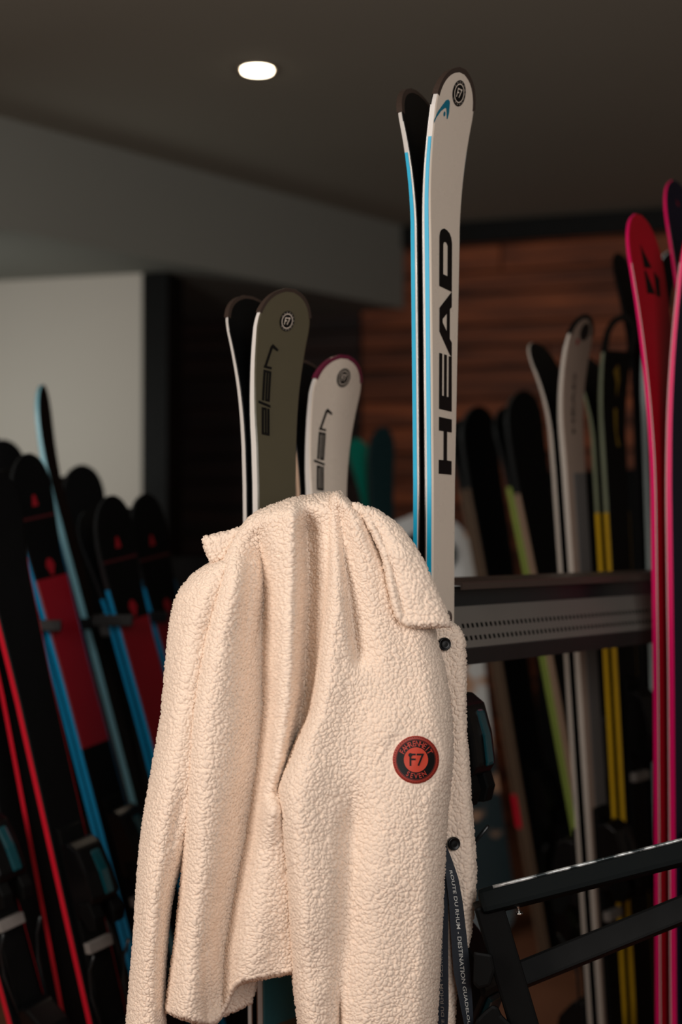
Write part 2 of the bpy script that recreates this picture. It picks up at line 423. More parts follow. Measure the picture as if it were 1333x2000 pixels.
def make_ski(label, hi, lo, theta, side, tip_y, curve_y, H, widths, t=0.013, gap=0.006, round_=0.07, top=M_white_ski, side_m=M_white_side,
             base=M_base, stripe=None, stripe_y=None, stripe_n=(0.42, 0.93), guard_m=None, guard_len=0.06, guard_w=0.008, body_end=None, group=None, pow_=2.0, foot=0.02, edge_m=None):
    """hi / lo: (px, py, depth) of the middle of the pair on its straight part; widths: [(py, half width)]"""
    ph, pl = P(*hi), P(*lo)
    L = (ph - pl).length
    s_of = lambda y: (hi[1] - y) / (lo[1] - hi[1]) * L
    a = (ph - pl).normalized()
    s_bot = -(ph.z - foot) / a.z
    ws = sorted((s_of(y), b) for y, b in widths)
    ws = [(s_bot, ws[0][1] * 1.25), (s_bot * 0.55 + ws[0][0] * 0.45, ws[0][1])] + ws
    wid = {'round': round_, 's': [x for x, _ in ws], 'b': [b for _, b in ws], 'pow': pow_}
    f = Frame(ph, pl, theta, side, gap, t, s_of(curve_y), s_of(tip_y), H, wid)
    f.s_of = s_of
    root = empty('ski', f.p(s_bot, 0, 0)); tag(root, label, 'ski', group)
    e_ = f.st if body_end is None else s_of(body_end)
    slab('base', f, s_bot, e_, 0.0, 0.0018, base, root)
    slab('steel_edge', f, s_bot, min(e_, f.sr), 0.0016, 0.0034, edge_m or M_steel, root, -0.0003, -0.0003)
    slab('core', f, s_bot, e_, 0.0034, t, side_m, root, 0.0, 0.001)
    slab('topsheet', f, s_bot, e_, t, t + 0.0016, top, root, 0.001, 0.0035)
    if stripe is not None:
        s1 = s_of(stripe_y) if stripe_y is not None else f.sr
        for sg in (-1, 1):
            rg = []
            for x in rows(f, s_bot, s1):
                b = f.b(x)
                rg.append([f.p(x, sg*(b - 0.004), t*stripe_n[0]), f.p(x, sg*(b + 0.0006), t*stripe_n[0]), f.p(x, sg*(b + 0.0003), t*stripe_n[1]), f.p(x, sg*(b - 0.004), t*stripe_n[1])])
            loft('side_stripe', rg, stripe, root)
    if guard_m is not None: guard(f, (f.st - guard_len) if body_end is None else e_ - 0.004, guard_m, root, guard_w)
    return root, f

V, Fc = text2d('F7', 1.0, 0.12, offset=0.01); F7 = (V * np.array([0.8, 1.05]), Fc)

# ---- 1. tall white pair with the cyan edges (sharp, beside the jacket)
kw = dict(theta=55, tip_y=146, curve_y=470, widths=[(1500, .0335), (960, .034), (700, .0395), (440, .0455), (290, .052), (215, .056)], round_=0.062, H=0.035, top=M_white_ski, side_m=M_white_side, guard_m=M_guard, guard_len=0.05, guard_w=0.006, gap=0.007)
hA, lA = (851, 440, 2.15), (846, 1500, 2.15)
r1, f1 = make_ski('tall white ski facing out with big black letters and cyan edge, beside the fleece', hA, lA, side=1, stripe=M_cyan, stripe_y=285, **kw)
kw['tip_y'] = 168
r2, f2 = make_ski('white ski with cyan edge and black underside, back to back behind the tall lettered one', hA, lA, side=-1, stripe=M_cyan, stripe_y=308, **kw)
# the four big letters: measured along the ski (t) and across it (h)
def head_shapes():
    k = 1 / 3.846 / 1310.0
    def L(pts): return [((1000 - y) * k, (547 - x) / 107.0 * 0.0365) for x, y in pts]
    H_ = [L([(440, 1453), (550, 1463), (550, 1563), (510, 1560), (510, 1778), (550, 1781), (550, 1885), (440, 1881), (440, 1776), (480, 1777), (480, 1558), (440, 1556)])]
    E_ = [L([(440, 972), (465, 974), (465, 1290), (481, 1292), (481, 976), (505, 979), (505, 1294), (521, 1296), (521, 984), (547, 984), (549, 1404), (440, 1393)])]
    A_ = [L([(440, 632), (545, 488), (545, 606), (529, 625), (529, 850), (547, 878), (547, 985), (530, 972), (440, 810)]),
          L([(467, 712), (503, 664), (503, 800), (467, 738)])]
    D_o = [(437, 468), (437, 90), (443, 60), (456, 38), (478, 25), (500, 30), (524, 48), (538, 78), (545, 120), (545, 490)]
    D_i = [(470, 372), (470, 150), (474, 132), (486, 124), (498, 130), (507, 150), (507, 380)]
    D_ = [L(D_o), L(D_i)]
    return join2d([poly2d(x) for x in (H_, E_, A_, D_)])
hs = head_shapes()
s_c = f1.s_of(440 + 1000 / 3.846)
decal('lettering', f1, s_c, 0.0, (hs[0] - np.array([0, 0.0183]) , hs[1]), M_print, r1)
# hook emblem with its dot, near the tip
hook = [(0.0, 0.0), (0.004, -0.0005), (0.016, 0.004), (0.026, 0.0105), (0.0335, 0.0155), (0.0355, 0.0195), (0.034, 0.0225), (0.030, 0.0235), (0.020, 0.0245), (0.0125, 0.0235), (0.0120, 0.0218), (0.0195, 0.0200), (0.0245, 0.0180), (0.0235, 0.0155), (0.018, 0.0095), (0.008, 0.0030)]
dot = [(0.0165 + 0.0032*math.cos(a), 0.0165 + 0.0018*math.sin(a)) for a in np.linspace(0, 2*math.pi, 14, endpoint=False)]
hp = join2d([poly2d([[(y, x) for x, y in hook]]), poly2d([[(y, x) for x, y in dot]])])
decal('emblem', f1, f1.s_of(262), -0.053, (hp[0] * np.array([1.5, 1.15]), hp[1]), M_teal_logo, r1, 'upright')
sticker(f1, f1.s_of(190), 0.002, 0.0185, r1)
tube('rivet', [f1.p(f1.s_of(1206), 0.008, f1.t), f1.p(f1.s_of(1206), 0.008, f1.t + 0.005)], 0.011, mat('grey_rivet', (120, 114, 106), 0.4), r1, 16)
binding(f1, f1.s_of(1352), r1, M_teal_gloss, True)
binding(f2, f2.s_of(1352), r2, M_teal_gloss, True)

# ---- 2. olive pair and 3. white pair behind the jacket
kw = dict(theta=45, tip_y=573, curve_y=860, widths=[(1500, .041), (900, .042), (760, .049), (640, .0565)], round_=0.06, H=0.041, gap=0.008)
hB, lB = (526, 870, 2.24), (536, 1950, 2.24)
r3, f3 = make_ski('dark olive ski facing out, standing tallest behind the fleece shoulder', hB, lB, side=1, top=M_olive, guard_m=M_guard, guard_len=0.045, guard_w=0.004, **kw)
r4, f4 = make_ski('white edged ski showing its black underside, back to back with the olive one', hB, lB, side=-1, top=M_olive, guard_m=M_guard, guard_len=0.045, guard_w=0.004, **kw)
slab('lower_panel', f3, f3.s_of(1990), f3.s_of(1500), f3.t + 0.0010, f3.t + 0.0022, M_teal_sheet, r3, 0.0015, 0.0035)
def elan_shapes():
    R4 = lambda t0, h0, t1, h1: [(t0 + h0*0.25, h0), (t1 + h0*0.25, h0), (t1 + h1*0.25, h1), (t0 + h1*0.25, h1)]
    sh = [R4(0, 0, 205, 11), R4(0, 27, 205, 38), R4(8, 14, 200, 23), R4(0, 8, 18, 29), R4(188, 14, 206, 38),
          [(212, -4), (232, -4), (264, 54), (244, 54)],
          R4(256, 0, 486, 11), R4(262, 14, 480, 23), R4(256, 27, 486, 38), R4(468, 8, 486, 29), R4(256, 0, 274, 23),
          R4(500, 0, 518, 38), [(508, 38), (508, 26), (672, 2), (676, 14)], [(668, 14), (690, 6), (652, -24), (636, -20)]]
    v, f = join2d([poly2d([x]) for x in sh])
    return (v - np.array([345, 18])) / 690.0, f
elan = elan_shapes(); ev = elan[0]
decal('lettering', f3, f3.s_of(765), -0.024, (ev * np.array([0.142, 0.30]), elan[1]), M_print, r3)
sticker(f3, f3.s_of(632), 0.004, 0.0155, r3)
kw = dict(theta=45, tip_y=700, curve_y=960, widths=[(1500, .0432), (960, .0442), (860, .050), (760, .058)], round_=0.062, H=0.044, gap=0.008)
hC, lC = (629, 960, 2.41), (632, 1950, 2.41)
r5, f5 = make_ski('white ski with a purple tip and dark italic letters, poking out behind the fleece collar', hC, lC, side=1, top=M_white_ski, guard_m=M_guard_purple, guard_len=0.045, guard_w=0.005, **kw)
r6, f6 = make_ski('beige edged ski half hidden between the olive ski and the short white one', hC, lC, side=-1, top=M_white_ski, side_m=M_beige_side, base=M_base, guard_m=M_guard, guard_len=0.045, guard_w=0.004, **kw)
decal('lettering', f5, f5.s_of(880), -0.022, (ev * np.array([0.138, 0.30]), elan[1]), M_print, r5)
sticker(f5, f5.s_of(741), 0.008, 0.0155, r5)

# ---- pink edged skis on the far right of the rack
kw = dict(theta=46, curve_y=1000, widths=[(1900, .040), (1300, .039), (900, .043), (600, .052), (480, .056)], round_=0.10, H=0.060, gap=0.016, t=0.014)
hD, lD = (1316, 1000, 2.6), (1323, 1900, 2.6)
r7, f7 = make_ski('pink edged ski with a bright red underside and black mark near its tip', hD, lD, side=-1, tip_y=408, top=M_navy_sheet, side_m=M_pink, base=M_pinkbase, edge_m=M_white_side, **kw)
r8, f8 = make_ski('pink edged ski with navy top, back to back with the red bottomed one', hD, lD, side=1, tip_y=420, top=M_navy_sheet, side_m=M_pink, base=M_pinkbase, edge_m=M_white_side, **kw)
lg = lambda pts: [((x - 560) * 1.73e-4 / 0.69, (1020 - y) * 1.73e-4) for x, y in pts]
tri = join2d([poly2d([lg(q)]) for q in ([(478, 740), (592, 985), (480, 1004)], [(472, 1030), (500, 1030), (585, 1275), (468, 1282)], [(604, 1012), (672, 1090), (650, 1300), (592, 1288)])])
decal('base_mark', f7, f7.s_of(522), 0.004, tri, M_print, r7, 'upright', 0.0012, base=True)
kw = dict(theta=46, curve_y=900, widths=[(1900, .040), (1300, .040), (900, .043), (600, .052), (420, .056)], round_=0.10, H=0.060, gap=0.016, t=0.013)
hE, lE = (1385, 1000, 2.78), (1392, 1900, 2.78)
r9, f9 = make_ski('tallest pink edged ski with a dark underside and red triangle, cut by the picture edge', hE, lE, side=-1, tip_y=342, top=M_navy_sheet, side_m=M_pink, base=M_navy_sheet, **kw)
decal('base_mark', f9, f9.s_of(440), -0.01, poly2d([[(0, 0.06), (0.04, -0.03), (0.0, -0.04)]]), M_redprint, r9, 'upright', 0.0012, base=True)

# ---- skis standing behind the grey rack rail
kw = dict(theta=50, curve_y=800, widths=[(1900, .040), (1100, .040), (800, .045), (600, .052)], round_=0.08, H=0.06, gap=0.01)
hF, lF = (1267, 800, 3.42), (1292, 1700, 3.42)
r10, f10 = make_ski('black ski with leaning tip beside the pink edged pair', hF, lF, side=-1, tip_y=487, top=M_black_sheet, side_m=M_black, edge_m=M_black, **kw)
r11, f11 = make_ski('black ski with a thin grey edge, just beside the pink edged pair', hF, lF, side=1, tip_y=500, top=M_black_sheet, side_m=M_pale_gray_side, edge_m=M_pale_gray_side, **kw)

M_sage_side = mat('sage_sidewall', (120, 128, 104), 0.45)
kw = dict(theta=43, curve_y=870, widths=[(1900, .038), (1200, .038), (850, .042), (720, .049)], round_=0.05, H=0.05, gap=0.012, t=0.012)
hG, lG = (1190, 870, 3.24), (1245, 1900, 3.24)
r12, f12 = make_ski('black ski with yellow edge and short dark tip, behind the yellow marked one', hG, lG, side=-1, tip_y=690, top=M_black_sheet, side_m=M_sage_side, edge_m=M_sage_side, stripe=M_yellow, stripe_y=1000, stripe_n=(0.05, 0.98), **kw)
r13, f13 = make_ski('black ski with yellow edge and yellow marks, its tip an open loop', hG, lG, side=1, tip_y=622, top=M_black_sheet, side_m=M_sage_side, edge_m=M_sage_side, stripe=M_yellow, stripe_y=1000, stripe_n=(0.05, 0.98), guard_m=M_black, guard_w=0.013, body_end=690, **{**kw, 'widths': [(1900, .038), (1200, .038), (850, .042), (720, .052), (690, .054)], 'round_': 0.06})
decal('yellow_mark', f13, f13.s_of(745), 0.0, poly2d([[(-0.012, 0.02), (0.003, 0.035), (0.012, 0.0), (0.004, -0.04), (0.001, -0.005)]]), M_yprint, r13, 'upright')
decal('yellow_mark', f13, f13.s_of(830), 0.002, poly2d([[(-0.006, 0.035), (0.004, 0.035), (0.003, -0.02), (0.011, -0.05), (0.002, -0.05), (-0.004, -0.01)]]), M_yprint, r13, 'upright')

kw = dict(theta=50, curve_y=860, widths=[(1900, .037), (1200, .037), (900, .039), (760, .046), (700, .049)], round_=0.06, H=0.055, gap=0.012, t=0.012)
M_stone_side = mat('stone_sidewall', (172, 164, 154), 0.45)
hH, lH = (1107, 860, 3.0), (1175, 1900, 3.0)
r14, f14 = make_ski('white edged ski with a black underside splayed out from the stone coloured one', hH, lH, side=-1, tip_y=662, top=M_white_ski, side_m=M_stone_side, edge_m=M_stone_side, **kw)
r15, f15 = make_ski('stone coloured ski with small dark letters and grey lower half, behind the rack', hH, lH, side=1, tip_y=624, top=M_warm_sheet, side_m=M_stone_side, edge_m=M_stone_side, guard_m=M_black, guard_len=0.045, **kw)
slab('lower_panel', f15, f15.s_of(1800), f15.s_of(925), f15.t + 0.0010, f15.t + 0.0022, M_gray_sheet, r15, 0.0015, 0.0035, w0=-0.35)
v, q = text2d('HEAD', 1.0, offset=0.02); v = v / (v[:, 0].max() - v[:, 0].min())
decal('lettering', f15, f15.s_of(790), -0.002, (v * np.array([0.125, 0.04]), q), M_print, r15)
decal('sticker', f15, f15.s_of(655), 0.008, join2d([ring2d(0, 0.018, 24)]), M_print, r15, 'upright')
decal('red_dot', f15, f15.s_of(674), -0.012, join2d([ring2d(0, 0.006, 16)]), M_redprint, r15, 'upright')

kw = dict(theta=33, widths=[(1900, .046), (1200, .050), (950, .060), (850, .064)], round_=0.09, gap=0.006, t=0.021)
hI, lI = (1040, 980, 3.9), (1134, 1500, 3.9)
M_dark_side = mat('dark_grey_sidewall', (30, 33, 34), 0.45)
r16, f16 = make_ski('wide black ski with beige edge leaning behind the perforated rail', hI, lI, side=1, curve_y=1000, tip_y=768, H=0.03, top=M_black_sheet, side_m=M_dark_side, edge_m=M_dark_side, stripe=M_beige_side, stripe_y=960, stripe_n=(0.05, 0.98), **kw)
r17, f17 = make_ski('black ski with a lime green edge, underside against the wider black one', hI, lI, side=-1, curve_y=1000, tip_y=790, H=0.03, top=M_black_sheet, side_m=M_dark_side, edge_m=M_dark_side, stripe=M_green, stripe_y=945, stripe_n=(0.05, 0.98), **kw)
hJ, lJ = (945, 980, 4.0), (1030, 1500, 4.0)
M_brown_side = mat('brown_sidewall', (104, 86, 70), 0.5)
r18, f18 = make_ski('wide black ski with round tip showing just beside the tall white ski', hJ, lJ, side=1, curve_y=1000, tip_y=798, H=0.03, top=M_black_sheet, side_m=M_dark_side, edge_m=M_black, stripe=M_brown_side, stripe_y=950, stripe_n=(0.05, 0.98), **kw)
r19, f19 = make_ski('dark ski with beige edge partly behind the tall white ski', hJ, lJ, side=-1, curve_y=1000, tip_y=815, H=0.03, top=M_black_sheet, side_m=M_dark_side, edge_m=M_black, stripe=M_brown_side, stripe_y=950, stripe_n=(0.05, 0.98), **kw)
slab('red_mark', f19, f19.s_of(1610), f19.s_of(1545), 0.004, f19.t + 0.004, M_redsign, r19, -0.001, -0.001, w0=-1.0, w1=-0.4)

# teal skis in the dark corner between the jacket and the tall pair
kw = dict(theta=40, widths=[(1900, .042), (1200, .042), (1000, .048), (900, .054)], round_=0.09, gap=0.01, t=0.013, curve_y=1050)
hK, lK = (745, 1050, 4.4), (800, 1600, 4.4)
r20, f20 = make_ski('ski with a teal green underside in the dark corner behind the fleece collar', hK, lK, side=-1, tip_y=852, H=0.07, top=M_black_sheet, side_m=M_black, base=M_teal_base, edge_m=M_black, **kw)
r21, f21 = make_ski('dark petrol ski standing in the dark corner next to the tall cyan edged pair', hK, lK, side=1, tip_y=838, H=0.05, top=mat('dark_petrol_sheet', (8, 44, 48), 0.5), side_m=M_black, edge_m=M_black, **kw)

for f_, r_, y_ in ((f16, r16, 1400), (f13, r13, 1345), (f15, r15, 1600), (f8, r8, 1650), (f11, r11, 1470)):
    binding(f_, f_.s_of(y_), r_, M_black, True, heel=f_ not in (f13, f15))
for f_, r_, y_ in ((f12, r12, 1400), (f14, r14, 1640), (f18, r18, 1500)):
    binding(f_, f_.s_of(y_), r_, M_black, False)

# ---- skis of the rack on the left, leaning together
tri_red = poly2d([[(-0.008, -0.011), (0.008, -0.011), (0.003, 0.012), (-0.003, 0.012)]])
drop = poly2d([[(0.011*math.cos(a) * (0.7 if math.sin(a) < 0 else 1), 0.018*math.sin(a)) for a in np.linspace(0, 2*math.pi, 20, endpoint=False)]])
def left_ski(label, hi, lo, tip, side, edge, theta=50, red=True, b=0.039, bind=None, H=0.035, edge_from=170, dark=M_dark_side):
    kw = dict(theta=theta, widths=[(1900, b), (tip + 420, b), (tip + 200, b * 1.15), (tip + 90, b * 1.36)], round_=0.085, gap=0.006, t=0.014, curve_y=tip + 230, H=H)
    r_, f = make_ski(label, hi, lo, side=side, tip_y=tip, top=M_black_sheet, side_m=dark, edge_m=dark, stripe=edge, stripe_y=tip + edge_from, stripe_n=(0.08, 0.98), **kw)
    if red:
        decal('red_mark', f, f.s_of(tip + 88), 0.0, tri_red, M_redprint, r_, 'upright')
        slab('line', f, f.s_of(tip + 122), f.s_of(tip + 117), f.t + 0.001, f.t + 0.0024, mat('dark_red_print', (60, 3, 10), 0.5), r_, 0.004, 0.005)
        slab('lower_panel', f, f.s_of(tip + 560), f.s_of(tip + 235), f.t + 0.0008, f.t + 0.0020, M_red_sheet, r_, 0.0015, 0.0035)
        decal('red_drop', f, f.s_of(tip + 215), 0.004, drop, M_redprint, r_, 'upright')
    if bind is not None: binding(f, f.s_of(bind), r_, M_teal_gloss, True)
    return f
left_ski('black topped ski with red triangle and bright blue edge in the leaning row', (96, 1150, 3.0), (228, 1650, 3.0), 895, 1, M_blue_side, bind=1580)
left_ski('blue edged ski underneath the first red marked one in the leaning row', (96, 1150, 3.0), (228, 1650, 3.0), 908, -1, M_blue_side, bind=1580)
left_ski('black ski with small dark tip, second in the leaning row', (150, 1150, 3.2), (282, 1650, 3.2), 896, -1, M_beige_side, theta=86, bind=None, red=False, edge_from=120)
left_ski('pale edged ski seen edge on, its thin tip rising high against the white wall', (150, 1150, 3.2), (282, 1650, 3.2), 762, 1, M_pale_side, red=False, theta=86, H=0.035, edge_from=8, dark=M_pale_side)
left_ski('black topped ski with red triangle, third in the leaning row', (236, 1150, 3.05), (366, 1650, 3.05), 976, 1, M_blue_side, bind=1480)
left_ski('blue edged ski underneath the third red marked one', (236, 1150, 3.05), (366, 1650, 3.05), 990, -1, M_blue_side)
left_ski('black topped ski with dim red triangle, half hidden by the fleece sleeve', (305, 1150, 3.26), (436, 1650, 3.26), 972, 1, M_blue_side)
left_ski('beige edged ski beside the fleece sleeve in the leaning row', (305, 1150, 3.26), (436, 1650, 3.26), 985, -1, M_beige_side)
for i_, (hx, lx, tp, side, lab) in enumerate(((175, 240, 912, 1, 'plain black ski with round tip behind the leaning row'), (160, 225, 928, -1, 'plain black ski behind the round tipped one in the back row'),
        (38, 118, 864, 1, 'black ski with blunt tip against the white wall, in the back row'), (0, 80, 842, 1, 'taller black ski with blunt tip cut by the picture edge, in the back row'))):
    left_ski(lab, (hx, 1100, 3.5), (lx, 1500, 3.5), tp, side, M_dark_side, theta=35, red=False, b=0.042, H=0.03)
left_ski('black ski with bright red edge running down the lower corner', (36, 1250, 2.62), (203, 1990, 2.62), 930, 1, M_red_side, red=False, bind=1640, theta=48)
left_ski('black ski with dim red edge beside the brighter red edged one', (26, 1250, 2.68), (166, 1990, 2.68), 940, -1, M_red_side, red=False, theta=48)
left_ski('red edged ski barely showing in the lowest corner of the picture', (-110, 1400, 2.6), (52, 2000, 2.6), 1000, 1, M_red_side, red=False, theta=48, bind=1600)
left_ski('teal topped ski cut by the picture edge behind the red edged pair', (-20, 1300, 2.85), (90, 1990, 2.85), 930, 1, M_dark_side, red=False, theta=40)

# rack of the left row: a dark rail with prongs between the pairs
rk = empty('ski_rack', P(160, 1225, 3.1)); tag(rk, 'black rack rail with short prongs holding the leaning row of skis', 'rack')
beam('rail', P(-260, 1222, 3.40), P(520, 1222, 3.40), (0, 0, 1), 0.02, 0.025, M_black_metal, rk)
for px, py, d, off in ((114, 1222, 3.0, 68), (169, 1218, 3.2, 47), (254, 1212, 3.05, 67), (323, 1205, 3.26, 62)):
    q = P(px - off, py, d - 0.068)
    pr = beam('prong', q, Vector((q.x, 3.40, q.z)), (0, 0, 1), 0.006, 0.010, M_black, rk)
    beam('prong_tip', q - Vector((0.006, 0, 0)), q + Vector((0.078, 0, 0)), (0, 0, 1), 0.008, 0.012, M_black, pr)
obox('added_dark_backing', ((P(-260, 1200, 3.8) + P(560, 1200, 3.8)) / 2 * 1.0).to_2d().to_3d() + Vector((0, 0, 0.57)), ((P(560, 1200, 3.8) - P(-260, 1200, 3.8)) / 2).to_2d().to_3d(), (0, 0.01, 0), (0, 0, 0.57), M_black_matte, rk, 0.003)  # added black sheet, keeps the gaps behind the leaning skis dark
for px in (-240, 500):
    beam('post', P(px, 1225, 3.36), Vector((P(px, 1225, 3.36).x, P(px, 1225, 3.36).y, 0)), (0, 1, 0), 0.02, 0.02, M_black_metal, rk)

# ------------------------------------------------------------------ snowboard in the back
def snowboard_mat():
    m = bpy.data.materials.new('snowboard_graphic'); m.use_nodes = True; nt = m.node_tree; b = nt.nodes['Principled BSDF']
    tc = nt.nodes.new('ShaderNodeTexCoord'); sx = nt.nodes.new('ShaderNodeSeparateXYZ'); nt.links.new(tc.outputs['Object'], sx.inputs[0])
    cr = nt.nodes.new('ShaderNodeValToRGB'); cr.color_ramp.elements[0].position = 0.42; cr.color_ramp.elements[0].color = lin((34, 54, 60)) + (1,)
    cr.color_ramp.elements[1].position = 0.5; cr.color_ramp.elements[1].color = lin((222, 228, 228)) + (1,)
    mr = nt.nodes.new('ShaderNodeMapRange'); mr.inputs['From Max'].default_value = 1.27
    nt.links.new(sx.outputs['Z'], mr.inputs['Value']); nt.links.new(mr.outputs[0], cr.inputs['Fac'])
    nz = nt.nodes.new('ShaderNodeTexNoise'); nz.inputs['Scale'].default_value = 7; nt.links.new(tc.outputs['Object'], nz.inputs['Vector'])
    c2 = nt.nodes.new('ShaderNodeValToRGB'); c2.color_ramp.elements[0].position = 0.56; c2.color_ramp.elements[0].color = (0, 0, 0, 1)
    c2.color_ramp.elements[1].position = 0.6; nt.links.new(nz.outputs['Fac'], c2.inputs['Fac'])
    mx = nt.nodes.new('ShaderNodeMix'); mx.data_type = 'RGBA'; mx.inputs[7].default_value = lin((196, 156, 126)) + (1,)
    nt.links.new(c2.outputs[0], mx.inputs[0]); nt.links.new(cr.outputs[0], mx.inputs[6]); nt.links.new(mx.outputs[2], b.inputs['Base Color'])
    b.inputs['Roughness'].default_value = 0.3
    return m
d = 4.25; nose = P(826, 1000, d); foot_ = P(926, 1838, d)
axis = (nose - foot_); Ls = axis.length; axis.normalize()
sb = empty('snowboard', Vector((foot_.x, foot_.y, 0.0))); tag(sb, 'white nosed snowboard with dark graphics standing between the tall ski and the rack', 'snowboard')
rg = []
for q in np.linspace(0, 1, 40):
    s = Ls * q
    e = min(q, 1 - q) * Ls
    b = 0.142 - 0.014 * math.sin(math.pi * q) ** 2
    if e < 0.14: b *= math.sqrt(max(0.004, 1 - (1 - e / 0.14) ** 2.2))
    lift = 0.05 * max(0, 1 - e / 0.18) ** 2
    c = foot_ + axis * s + Vector((0, -lift, 0)); c.z -= 0.0
    X = Vector((1, 0.0, 0))
    rg.append([c - X*b, c + X*b, c + X*b + Vector((0, 0.009, 0)), c - X*b + Vector((0, 0.009, 0))])
loft('board', rg, snowboard_mat(), sb)
rg2 = []
ov = poly2d([[(0.085*math.cos(a), 0.07*math.sin(a)) for a in np.linspace(0, 2*math.pi, 24, endpoint=False)]])
c0 = nose - axis * 0.125
mesh('dark_graphic', [c0 + Vector((x, -0.012 - 0.03 * max(0, y / 0.1 + 0.4), 0)) + axis * y for x, y in ov[0]], ov[1], mat('board_dark_print', (24, 40, 42), 0.4), sb)

# ------------------------------------------------------------------ grey perforated rack rail
RA = P(872, 1218, 2.24); RB = P(1500, 1160, 3.15)
rt = RB - RA; rt.z = 0; RL = rt.length; rt.normalize(); rn = Vector((rt.y, -rt.x, 0))   # rn towards the viewer
rack = empty('rack_rail', Vector((RA.x, RA.y, RA.z))); tag(rack, 'grey steel rack rail with two rows of slots and dark lip, beside the fleece', 'rack')
def rp(x, out, z): return RA + rt * x + rn * out + Vector((0, 0, z))
S = 2.24 / FPX
zt = (1218 - 1136) * S
def strip(name, prof, m, x0=0.0, x1=None, th=None):
    x1 = RL if x1 is None else x1
    return loft(name, [[rp(x, o, z) for o, z in prof] for x in (x0, x1)], m, rack)
strip('top_flange', [(-0.05, zt + 0.004), (0.030, zt), (0.032, zt - 0.003), (0.032, zt - 0.012), (0.028, zt - 0.013), (0.028, zt - 0.006), (-0.05, zt - 0.004)], mat('brown_grey_steel', (72, 60, 54), 0.4, metal=0.2))
strip('channel', [(0.0, zt - 0.008), (0.004, zt - 0.008), (0.004, zt - 0.043), (0.0, zt - 0.043)], M_black_metal)
# slotted plate: sheet with true openings
z1, z0 = zt - 0.040, zt - 0.104
o1, o0 = 0.006, 0.028
def pl(x, q): return rp(x, o1 + (o0 - o1) * q, z1 + (z0 - z1) * q)
pitch = 0.0128; nX = int(0.62 / pitch)
qs = [0, 0.42, 0.53, 0.72, 0.83, 1.0]
xs = [0.0]
for i in range(nX): xs += [0.02 + i * pitch, 0.02 + i * pitch + 0.0060]
xs.append(RL)
vv = [pl(x, q) for x in xs for q in qs]; ff = []; nq = len(qs)
for i in range(len(xs) - 1):
    for j in range(nq - 1):
        if j in (1, 3) and i % 2 == 1 and i < len(xs) - 2: continue
        ff.append((i*nq + j, i*nq + j + 1, (i+1)*nq + j + 1, (i+1)*nq + j))
mesh('slotted_plate', vv, ff, M_gray_metal, rack)
strip('inner_web', [(-0.012, zt - 0.04), (-0.010, zt - 0.04), (-0.010, zt - 0.115), (-0.012, zt - 0.115)], M_black_matte)
strip('lower_lip', [(-0.01, z0 + 0.002), (0.028, z0), (0.030, z0 - 0.002), (0.020, z0 - 0.028), (0.016, z0 - 0.028), (0.022, z0 - 0.006), (-0.01, z0 - 0.006)], mat('dark_rack_steel', (44, 44, 43), 0.5, metal=0.2))
for x in (0.03, RL - 0.05):
    obox('post', (rp(x, -0.03, 0).x, rp(x, -0.03, 0).y, (RA.z + zt - 0.02) / 2), rt * 0.02, rn * 0.012, (0, 0, (RA.z + zt - 0.02) / 2), M_black_metal, rack, 0.002)

bb0, bb1 = P(1052, 1200, 4.55), P(1560, 1200, 3.9)
bbd = (bb1 - bb0); bbd.z = 0
bbn = Vector((bbd.y, -bbd.x, 0)).normalized()
obox('added_dark_backing', Vector(((bb0.x + bb1.x) / 2, (bb0.y + bb1.y) / 2, 0.70)), bbd / 2, bbn * 0.01, (0, 0, 0.70), M_black_matte, rack, 0.003)  # added black sheet that darkens the background behind the right-hand skis
# ------------------------------------------------------------------ black tubular frame in the lower corner
fr = empty('tube_rack', P(960, 1800, 1.98)); tag(fr, 'black square tube frame with scuffed upper rail and screw, in front of the skis', 'rack')
U = Vector((0, 0.45, 1)).normalized()
M_frame = mat('frame_powder_coat', (6, 11, 12), 0.6, spec=0.08, vary=0.25, scale=40)
beam('upper_rail', P(938, 1764, 1.99), P(1420, 1643, 1.99), U, 0.018, 0.0172, M_frame, fr, 0.007)
def scuff_highlight_mat():  # bare-metal scuffs together with a highlight painted along the upper bevel
    m = bpy.data.materials.new('scuffed_highlight'); m.use_nodes = True; nt = m.node_tree; b = nt.nodes['Principled BSDF']
    tc = nt.nodes.new('ShaderNodeTexCoord'); nz = nt.nodes.new('ShaderNodeTexNoise'); nz.inputs['Scale'].default_value = 55; nz.inputs['Detail'].default_value = 6
    nt.links.new(tc.outputs['Object'], nz.inputs['Vector'])
    cr = nt.nodes.new('ShaderNodeValToRGB'); cr.color_ramp.elements[0].position = 0.42; cr.color_ramp.elements[0].color = lin((40, 48, 50)) + (1,)
    cr.color_ramp.elements[1].position = 0.62; cr.color_ramp.elements[1].color = lin((205, 210, 210)) + (1,)
    nt.links.new(nz.outputs['Fac'], cr.inputs['Fac']); nt.links.new(cr.outputs[0], b.inputs['Base Color'])
    b.inputs['Metallic'].default_value = 0.5; b.inputs['Roughness'].default_value = 0.35
    return m
sc_t = (P(1420, 1648, 1.99) - P(925, 1772, 1.99)).normalized()
sc_n = (Vector((0, -1, 0.0)) - U * Vector((0, -1, 0)).dot(U)).normalized()
sc_o = U * 0.0147 + sc_n * 0.0168
tube('scuffed_highlight', [P(962, 1757.8, 1.99) + sc_o + sc_t * (q * 0.42) for q in np.linspace(0, 1, 12)], 0.0026, scuff_highlight_mat(), fr, 8)
beam('lower_rail', P(1000, 1912, 2.06), P(1420, 1742, 2.06), U, 0.018, 0.018, M_black_matte, fr, 0.004)
beam('leg', P(952, 1760, 2.00), P(1050, 2090, 2.00), (1, 0, 0), 0.018, 0.0205, M_black_matte, fr, 0.004)
